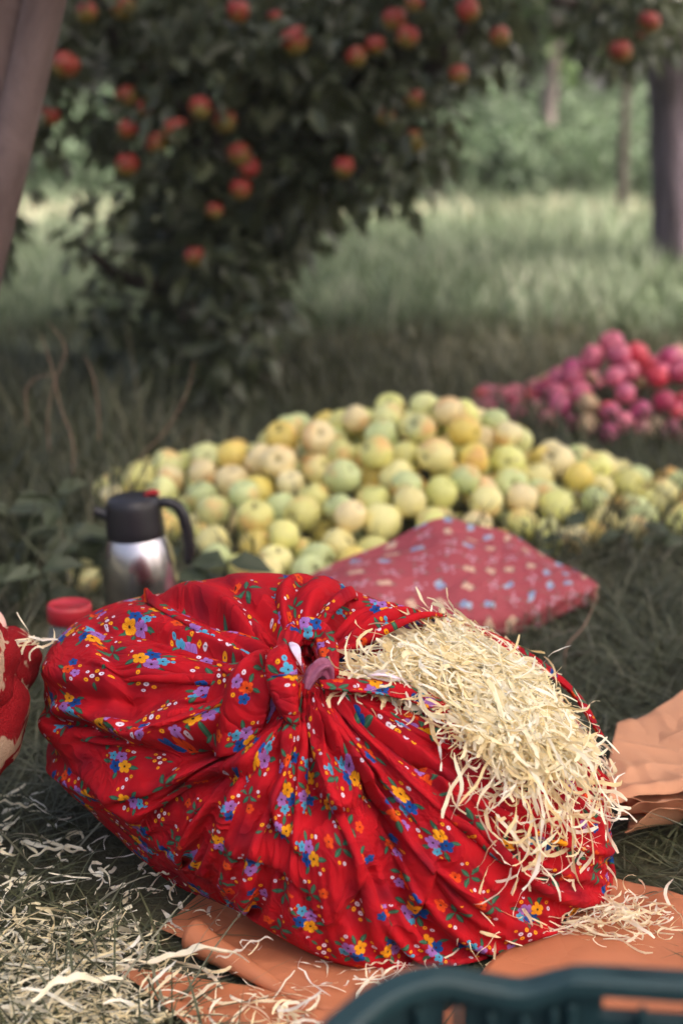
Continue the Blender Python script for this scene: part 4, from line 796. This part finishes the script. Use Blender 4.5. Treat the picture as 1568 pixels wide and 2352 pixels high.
o = np.array([Pa[0], Pa[1], 0]); ob = tag(obj('paper_sheet', mesh('paper_sheet', V.reshape(-1, 3) - o, gridfaces(n1, n2), M['paper']), None, o), 'orange paper with its left edge rolled over in front of the bundle', 'paper', 'wrapping paper around the bundle'); s = ob.modifiers.new('t', 'SOLIDIFY'); s.thickness = .0006
sheet('paper_sheet', [G(470, 2390, .010), G(820, 2460, .010), G(740, 2290, .010), G(255, 2225, .010)], 'orange paper half buried in wood wool at the bottom', M['paper'], 8, .008, 6)
sheet('paper_sheet', [G(700, 2480, .016), (.9, 1.3, .016), (.9, 1.60, .016), G(700, 2330, .016)], 'orange paper in the foreground beside the teal crate', M['paper'], 9, .006, 4)
# crumpled peach sheets at the right edge
for k, (dz, dx, dy, lab) in enumerate([(.012, .03, -.028, 'lowest crumpled peach sheet'), (.026, .02, -.014, 'second crumpled peach sheet from below'), (.042, .035, .0, 'third crumpled peach sheet from below'), (.058, .0, .012, 'smooth topmost peach sheet')]):
    def cl(P, u, v, k=k):
        P[..., 2] += .020 * np.exp(-(v / .10) ** 2) * (.4 + .6 * np.sin(u * 5 + k * 2) ** 2) * (1 if k < 3 else .5) - .02 * np.exp(-(v / .05) ** 2) * (k == 3) + (.014 + .006 * k) * np.clip(v - .25, 0, 1) * np.exp(-((u - .45) / .5) ** 2) + .009 * np.abs(np.sin(u * 4.2 + v * 2.6 + k)) * v; return P
    D_ = np.array([dx, dy, dz])
    sheet('paper_sheet', [np.array(gnd(1372, 1966, 0)) + D_, np.array(gnd(1720, 1905, 0)) + D_, np.array(gnd(1790, 1660, 0)) + D_, np.array(gnd(1415, 1790, 0)) + D_ + [.0, .0, 0]], lab + ' right of the bundle', M['paper2'], 11 + k, 0.016 if k == 3 else .022, 7 + k, 90, cl, dz, .03, 'crumpled peach paper right of the bundle', 1.0)

# ------------------------------------------------------------------ thermos flask
th = empty('thermos_flask', (0, 0, 0)); p = at(330, 1250, 2.95); th.location = (p[0], p[1], 0); th.rotation_euler = (math.radians(1.5), math.radians(-3.5), math.radians(0)); tag(th, 'brushed steel vacuum flask with black lid, spout and handle behind the bundle', 'flask')
m = NT('brushed_steel', .26); tg = m.n('ShaderNodeTangent', direction_type='RADIAL', axis='Z'); mp = m.n('ShaderNodeMapping'); mp.inputs['Scale'].default_value = (3, 3, 260); m.t.links.new(m.coord(), mp.inputs[0])
m.set(Base_Color=(.52, .49, .52), Metallic=1.0, Anisotropic=.55, Tangent=tg.outputs[0], Roughness=m.m('MULTIPLY_ADD', m.noise(4, 3, mp.outputs[0]), .12, .15)); M['steel'] = m.mat
m = NT('black_plastic', .38); M['black'] = m.set(Base_Color=(.014, .012, .016)); m = NT('black_rubber', .6); M['rubber'] = m.set(Base_Color=(.012, .012, .013))
S = 1.02
obj('body', mesh('body', *lathe(np.array([(.001, .0), (.060, .0), (.066, .004), (.070, .03), (.0715, .08), (.071, .12), (.068, .15), (.0635, .175), (.058, .195), (.0535, .206), (.0525, .209)]) * S, 56), M['steel']), th)
lid = obj('lid', mesh('lid', *lathe(np.array([(.0535, .205), (.0545, .209), (.0535, .222), (.0515, .245), (.0500, .264), (.0485, .272), (.0450, .278), (.038, .2805), (.020, .2815), (.0005, .282)]) * S, 48), M['black']), th)
obj('red_tab', mesh('red_tab', *tube(np.array([(.022, 0, .281), (.032, 0, .285), (.042, 0, .2855), (.050, 0, .283)]) * S, [.003, .0055, .0055, .003], 10, 10), NT('red_tab', .4).set(Base_Color=(.40, .012, .015))), lid)
obj('spout', mesh('spout', *tube(np.array([(-.040, 0, .243), (-.055, 0, .250), (-.068, 0, .256), (-.073, 0, .258)]) * S, [.014, .011, .009, .010], 14, 12), M['black']), th)
obj('handle', mesh('handle', *tube(np.array([(.040, 0, .262), (.058, 0, .266), (.078, 0, .258), (.090, 0, .236), (.094, 0, .205), (.095, 0, .175), (.091, 0, .155), (.088, 0, .146)]) * S, [.009, .0095, .010, .0105, .0105, .010, .009, .006], 14, 40), M['black']), th)
obj('base_ring', mesh('base_ring', *lathe(np.array([(.061, .0), (.0685, .001), (.0705, .012), (.069, .014)]) * S, 40), M['rubber']), th)

# ------------------------------------------------------------------ jar with a red lid
p = at(160, 1420, 2.62); jr = empty('plastic_jar', (p[0], p[1], 0)); tag(jr, 'clear plastic jar with a red screw lid behind the bundle', 'jar')
zt = at(160, 1388, 2.62)[2]; k = zt / .19
m = NT('red_plastic', .4); M['redlid'] = m.set(Base_Color=(.42, .018, .03)); m = NT('clear_plastic', .12); M['clear'] = m.set(Base_Color=(.85, .85, .88), Transmission_Weight=.85, IOR=1.3)
obj('body', mesh('body', *lathe(np.array([(.001, .001), (.034, .002), (.038, .008), (.038, .125), (.036, .14), (.030, .152), (.030, .165), (.028, .165), (.028, .152), (.034, .138), (.036, .12), (.036, .01), (.001, .005)]) * [1, k], 32), M['clear']), jr)
V, F = lathe(np.array([(.0365, .158), (.0375, .159), (.0375, .184), (.0360, .190), (.033, .191), (.0325, .1895), (.0005, .1895)]) * [1, k], 72)
rim = (np.hypot(V[:, 0], V[:, 1]) > .037); V[rim, :2] *= (1 + .012 * (np.arange(len(V))[rim] % 2))[:, None]; obj('lid', mesh('lid', V, F, M['redlid']), jr)

# ------------------------------------------------------------------ red and cream patterned cloth at the left edge, pale pink rounded form above it
m = NT('patterned_cloth', .9); co = m.coord(); mp = m.n('ShaderNodeMapping'); mp.inputs['Rotation'].default_value = (.2, .7, .3); mp.inputs['Scale'].default_value = (55, 26, 15); m.t.links.new(co, mp.inputs[0])
f = m.m('MAXIMUM', m.m('MULTIPLY', m.m('SUBTRACT', m.noise(1.0, 2, mp.outputs[0], .5, .6), .57), 30, clamp=True), m.m('MULTIPLY', m.m('SUBTRACT', m.noise(15, 2, co, .5, 1.0), .62), 25, clamp=True)); m.bump(m.m('ADD', m.noise(420, 2, co), m.m('MULTIPLY', m.noise(60, 3, co), .8)), .8, .006)
M['patt'] = m.set(Base_Color=m.mix(f, m.mix(m.noise(80, 2, co), (.22, .006, .010), (.30, .010, .015)), m.mix(m.noise(150, 2, co), (.42, .27, .18), (.54, .38, .27))), Specular_IOR_Level=.1)
pc = empty('patterned_cloth', (-.55, 1.98, 0)); tag(pc, 'red and cream patterned cloth bulging in at the left edge', 'cloth'); Z0 = np.array(pc.location)
def blob(name, c, s, seed, rot=0, n=60):
    ph, th_ = np.meshgrid(np.linspace(.001, np.pi - .001, n // 2), np.arange(n) / n * 2 * np.pi, indexing='ij'); d = np.stack([np.sin(ph) * np.cos(th_), np.sin(ph) * np.sin(th_), np.cos(ph)], -1)
    h = 1 + .25 * (vnoise(d[..., 0] * 2.6 + 5, d[..., 2] * 2.6 + d[..., 1], seed) - .5) + .10 * np.abs(vnoise(d[..., 0] * 5 + 2 * d[..., 2], d[..., 2] * 3 - d[..., 1] * 3, seed + 4) - .5) + .02 * np.sin(d[..., 2] * 9 + 5 * d[..., 0] + seed) * (1 - d[..., 2] ** 2)
    V = (d * h[..., None] * np.array(s)) @ _R('y', rot).T + c; V[..., 2] = np.maximum(V[..., 2], .008)
    return obj(name, mesh(name, V.reshape(-1, 3) - Z0, gridfaces(n // 2, n, True)[:, ::-1].copy(), M['patt']), pc)
q = at(-72, 1560, 1.99); blob('bulge', q, (.058, .08, .080), 1, .5)
q = at(-105, 1665, 2.0); blob('lower_fold', q, (.085, .08, .105), 2, .5)
q = at(18, 1520, 2.10); blob('rear_fold', q, (.045, .06, .040), 3, .6)
q = at(-38, 1448, 2.14); o = obj('apple', apple_mesh('apple', 77, skin('pale_pink_skin', [(0, (.62, .36, .30)), (1, (.66, .40, .34))], (.62, .34, .32), .3, .5, 0)), None, q, (.3, .9, 0), .062); tag(o, 'pale pink rounded form, modelled as an apple, at the left edge above the patterned cloth', 'apple')  # pink form of unknown kind, modelled as an apple
n = 12; q = np.random.RandomState(3); P = np.array([at(60 + 45 * q.rand(), 1455 + 40 * q.rand(), 2.05) for _ in range(n)]); oo = np.array([P[0][0], P[0][1], 0])
tag(obj('wood_wool_tuft', strips('wood_wool_tuft', P - oo, q.randn(n, 3) * [1, .3, .6], np.tile([0, -1., .5], (n, 1)), .03 + .04 * q.rand(n), .003 + .003 * q.rand(n), .5, 6, 55), None, oo), 'few pale shavings caught between the patterned cloth and the bundle', 'wood wool', None, 'stuff')

# ------------------------------------------------------------------ folded faded floral cloth behind the bundle
back = resample([at(600, 1370, 3.05), at(740, 1312, 3.10), at(880, 1245, 3.18), at(1010, 1196, 3.22), at(1100, 1205, 3.24), at(1190, 1240, 3.26), at(1290, 1295, 3.24), at(1372, 1346, 3.14)], 70)
front = resample([at(600, 1440, 2.86), at(740, 1430, 2.86), at(860, 1432, 2.86), at(980, 1446, 2.88), at(1090, 1448, 2.90), at(1210, 1425, 2.97), at(1310, 1385, 3.05), at(1374, 1348, 3.13)], 70)
nv = 40; V = np.zeros((70, nv, 3)); UV = np.zeros((70, nv, 2)); L = np.concatenate([[0], np.cumsum(np.linalg.norm(np.diff(front, axis=0), axis=1))])
for i in range(70):
    wdt = np.linalg.norm(back[i] - front[i]); s = np.linspace(0, 1, nv)
    up = .028 * np.sin(np.pi * np.clip(s * 1.2, 0, 1)) ** .6 * min(1, wdt / .12) + .006 * np.sin(i * .35 + s * 4) * min(1, wdt / .1)
    V[i] = front[i] + (back[i] - front[i]) * s[:, None] + np.outer(up, [0, -.45, .9]); V[i, 0] += [0, .012, -.012]
    UV[i] = np.stack([np.full(nv, L[i]), s * (wdt + .03)], 1)
V[..., 2] = np.maximum(V[..., 2], .012); pf = empty('folded_cloth', (.35, 3.05, 0)); tag(pf, 'folded faded pink floral cloth leaning against the apple heap', 'cloth'); F0 = np.array(pf.location)
obj('top_layer', mesh('top_layer', V.reshape(-1, 3) - F0, gridfaces(70, nv), M['pink_floral'], uv=UV.reshape(-1, 2)), pf)
V2 = V.copy(); V2[:, :, 2] = np.maximum(V[:, :, 2] - .03 - .03 * np.linspace(0, 1, nv), .008); V2[:, 0] = V[:, 0]; V2[:, -1] = V[:, -1]; V2[..., 1] += .012 * np.sin(np.linspace(0, np.pi, nv))
obj('under_layer', mesh('under_layer', V2.reshape(-1, 3) - F0, gridfaces(70, nv)[:, ::-1].copy(), M['pink_floral'], uv=UV.reshape(-1, 2)), pf)

# ------------------------------------------------------------------ teal plastic crate in the foreground
m = NT('teal_plastic', .6); M['teal'] = m.set(Base_Color=m.ramp(m.noise(8, 3, m.coord()), [(.3, (.0035, .022, .027)), (.7, (.006, .036, .043))]))
cr = empty('plastic_crate', (.16, 1.05, 0)); tag(cr, 'teal plastic crate with slotted walls in the foreground', 'crate'); K0 = np.array([.16, 1.05, 0])
path = np.array([(-.045, 1.150), (.005, 1.195), (.075, 1.232), (.14, 1.228), (.30, 1.205), (.46, 1.18)]); HT = .30
def wall(a, b, z0, z1, t=.012):
    a = np.append(a, 0.); b = np.append(b, 0.); d = nrm(b - a); nn = np.array([-d[1], d[0], 0]) * t / 2
    V = [a - nn + [0, 0, z0], b - nn + [0, 0, z0], b + nn + [0, 0, z0], a + nn + [0, 0, z0], a - nn + [0, 0, z1], b - nn + [0, 0, z1], b + nn + [0, 0, z1], a + nn + [0, 0, z1]]
    return np.array(V), [[0, 3, 2, 1], [4, 5, 6, 7], [0, 1, 5, 4], [1, 2, 6, 5], [2, 3, 7, 6], [3, 0, 4, 7]]
def cpart(name, parts):
    V, F = join(parts); o = obj(name, mesh(name, V - K0, F, M['teal'], False), cr); b = o.modifiers.new('bevel', 'BEVEL'); b.width = .003; b.segments = 2; return o
path = np.array([(-.060, 1.135, .258), (-.02, 1.165, .270), (.03, 1.205, .292), (.075, 1.222, .300), (.115, 1.225, .293), (.15, 1.222, .289), (.18, 1.220, .298), (.205, 1.216, .304), (.30, 1.205, .304), (.42, 1.19, .304), (.43, 1.0, .30), (.40, .86, .29), (.0, .84, .28), (-.09, .98, .26), (-.085, 1.10, .256)])
path = path * [.88, .88, 1]; path[:, 2] = .115 + .88 * path[:, 2]      # a tall crate close to the viewer
pl = resample(np.vstack([path, path[:1]]), 260); dd_ = nrm(np.gradient(pl[:, :2], axis=0)); nn_ = np.stack([-dd_[:, 1], dd_[:, 0]], 1); sl = np.concatenate([[0], np.cumsum(np.linalg.norm(np.diff(pl[:, :2], axis=0), axis=1))])
rows = 60; V = np.zeros((260, rows, 3)); F = []
for a in range(260):
    for b in range(rows): V[a, b] = [pl[a, 0], pl[a, 1], .012 + (pl[a, 2] - .012) * b / (rows - 1)]
def slot(a, b):
    x, y, z = V[a, b]; far = y > .97; u = (sl[a] % .055) / .055
    if far and .19 < x < .25 and pl[a, 2] - .036 < z < pl[a, 2] - .019: return True
    if far and .075 < x < .088 and pl[a, 2] - .060 < z < pl[a, 2] - .030: return True
    return u < .4 and .05 < z < .12
for f, (a, b) in zip(gridfaces(260, rows).tolist(), [(a, b) for a in range(259) for b in range(rows - 1)]):
    if not slot(a, b): F.append(f)
o = obj('wall', mesh('wall', V.reshape(-1, 3) - K0, F, M['teal']), cr); sm = o.modifiers.new('t', 'SOLIDIFY'); sm.thickness = .008; sm.offset = 0
RV = []
for a in range(260):
    n3 = np.append(nn_[a], 0); b3 = np.array([pl[a, 0], pl[a, 1], pl[a, 2]])
    RV += [b3 + n3 * .014 - [0, 0, .015], b3 + n3 * .014 - [0, 0, .003], b3 + n3 * .010, b3 - n3 * .010, b3 - n3 * .014 - [0, 0, .003], b3 - n3 * .014 - [0, 0, .013]]
obj('rim', mesh('rim', np.array(RV) - K0, gridfaces(260, 6), M['teal'], False), cr)
for a in range(4, 250, 14):
    p0 = np.append(pl[a, :2] - nn_[a] * .006, 0); p1 = p0 - np.append(nn_[a] * .010, 0); rb_ = wall(p0[:2], p1[:2], .02, pl[a, 2] - .02, .006); cpart('rib', [rb_])
for k in range(8): cpart('floor_slat', [wall((-.05, .77 + .04 * k), (.36, .77 + .04 * k), .012, .024, .028)])

# ------------------------------------------------------------------ weeds and dry stalks behind the flask
def weed(px, py, y, n, L, seed, label):
    q = np.random.RandomState(seed); p = at(px, py, y); h = max(p[2], .06); w = empty('weed', (p[0], p[1], 0)); tag(w, label, 'weed', 'weeds in the grass'); tips = []
    for k in range(3):
        e = np.array([q.randn() * .05, q.randn() * .05, h * (.7 + .4 * q.rand())]); obj('stalk', mesh('stalk', *tube([(0, 0, 0), e * .5 + [.01, 0, 0], e], [.003, .0025, .0015], 6, 8), M['weed']), w); tips.append(e)
    P = np.array([tips[q.randint(3)] * (.35 + .65 * q.rand()) for _ in range(n)]); D = q.randn(n, 3); D[:, 2] = q.rand(n) * .4 - .1; N = q.randn(n, 3) * .3 + [0, -.3, 1]
    l = L * (.7 + .6 * q.rand(n)); V, F, k = leaves(P, D, N, l, l * .62); obj('leaf_cluster', mesh('leaf_cluster', V, F, M['weed'], False, attr=np.repeat(q.rand(n), k)), w)
for k, a in enumerate([(70, 1120, 3.3, 12, .09, 'broad-leaved weed at the left edge behind the grass'), (150, 1170, 3.2, 14, .085, 'broad-leaved weed left of the flask spout'), (205, 1190, 3.3, 12, .08, 'dark weed close behind the flask'), (95, 1270, 3.05, 10, .07, 'low weed below the tall one at the left'), (470, 1250, 3.2, 9, .09, 'leafy weed between flask handle and apple heap'), (575, 1310, 3.12, 8, .07, 'small dark weed at the front of the apple heap'), (1160, 1180, 3.45, 10, .07, 'leafy sprig at the right foot of the apple heap'), (1290, 1200, 3.45, 10, .06, 'low green sprig before the right wing of the heap'), (1470, 1205, 3.5, 10, .06, 'dark sprig before the right end of the heap')]): weed(*a[:5], 60 + k, a[5])
m = NT('dry_stalk', .8); M['dry'] = m.set(Base_Color=(.30, .19, .13))
def stalk(pts, y, label, r_=.0014):
    P = [at(a, b, y + .0) for a, b in pts]; o = np.array([P[0][0], P[0][1], 0]); P = [p - o for p in P]; P.insert(0, np.array([P[0][0], 0, -.01 if P[0][2] < .1 else P[0][2] - .08]))
    tag(obj('dry_stalk', mesh('dry_stalk', *tube(P, [r_] * (len(P) - 1) + [r_ * .5], 6, 22), M['dry']), None, o), label, 'dry stalk')
stalk([(165, 1010), (140, 940), (120, 850), (95, 770)], 3.5, 'reddish dry grass stalk leaning left of the heap')
stalk([(110, 960), (125, 880), (150, 800), (110, 740)], 3.6, 'second reddish stalk crossing the first')
stalk([(225, 935), (215, 870), (195, 820)], 3.6, 'short pale dry stalk beside the reddish ones')
stalk([(60, 900), (85, 868), (120, 862)], 3.6, 'hooked dry stalk near the left edge')
stalk([(300, 1080), (380, 990), (430, 900), (445, 830)], 3.7, 'thin arching green-brown stalk above the heap')
stalk([(1300, 1490), (1340, 1440), (1372, 1370)], 2.75, 'bent straw-coloured stalk at the tip of the faded cloth', .0018)

# ------------------------------------------------------------------ hazy air
hz = obj('haze', mesh('haze', *box((0, 40, 6.5), (110, 130, 15.5)), smooth=False)); hm = bpy.data.materials.new('haze'); hm.use_nodes = True; ht = hm.node_tree; ht.nodes.clear()
ho = ht.nodes.new('ShaderNodeOutputMaterial'); hv = ht.nodes.new('ShaderNodeVolumePrincipled'); hv.inputs['Density'].default_value = .0016; hv.inputs['Color'].default_value = (.95, .96, .94, 1); hv.inputs['Anisotropy'].default_value = 0.0
ht.links.new(hv.outputs[0], ho.inputs['Volume']); hz.data.materials.append(hm); tag(hz, 'thin summer haze in the orchard air', 'haze', None, 'stuff')
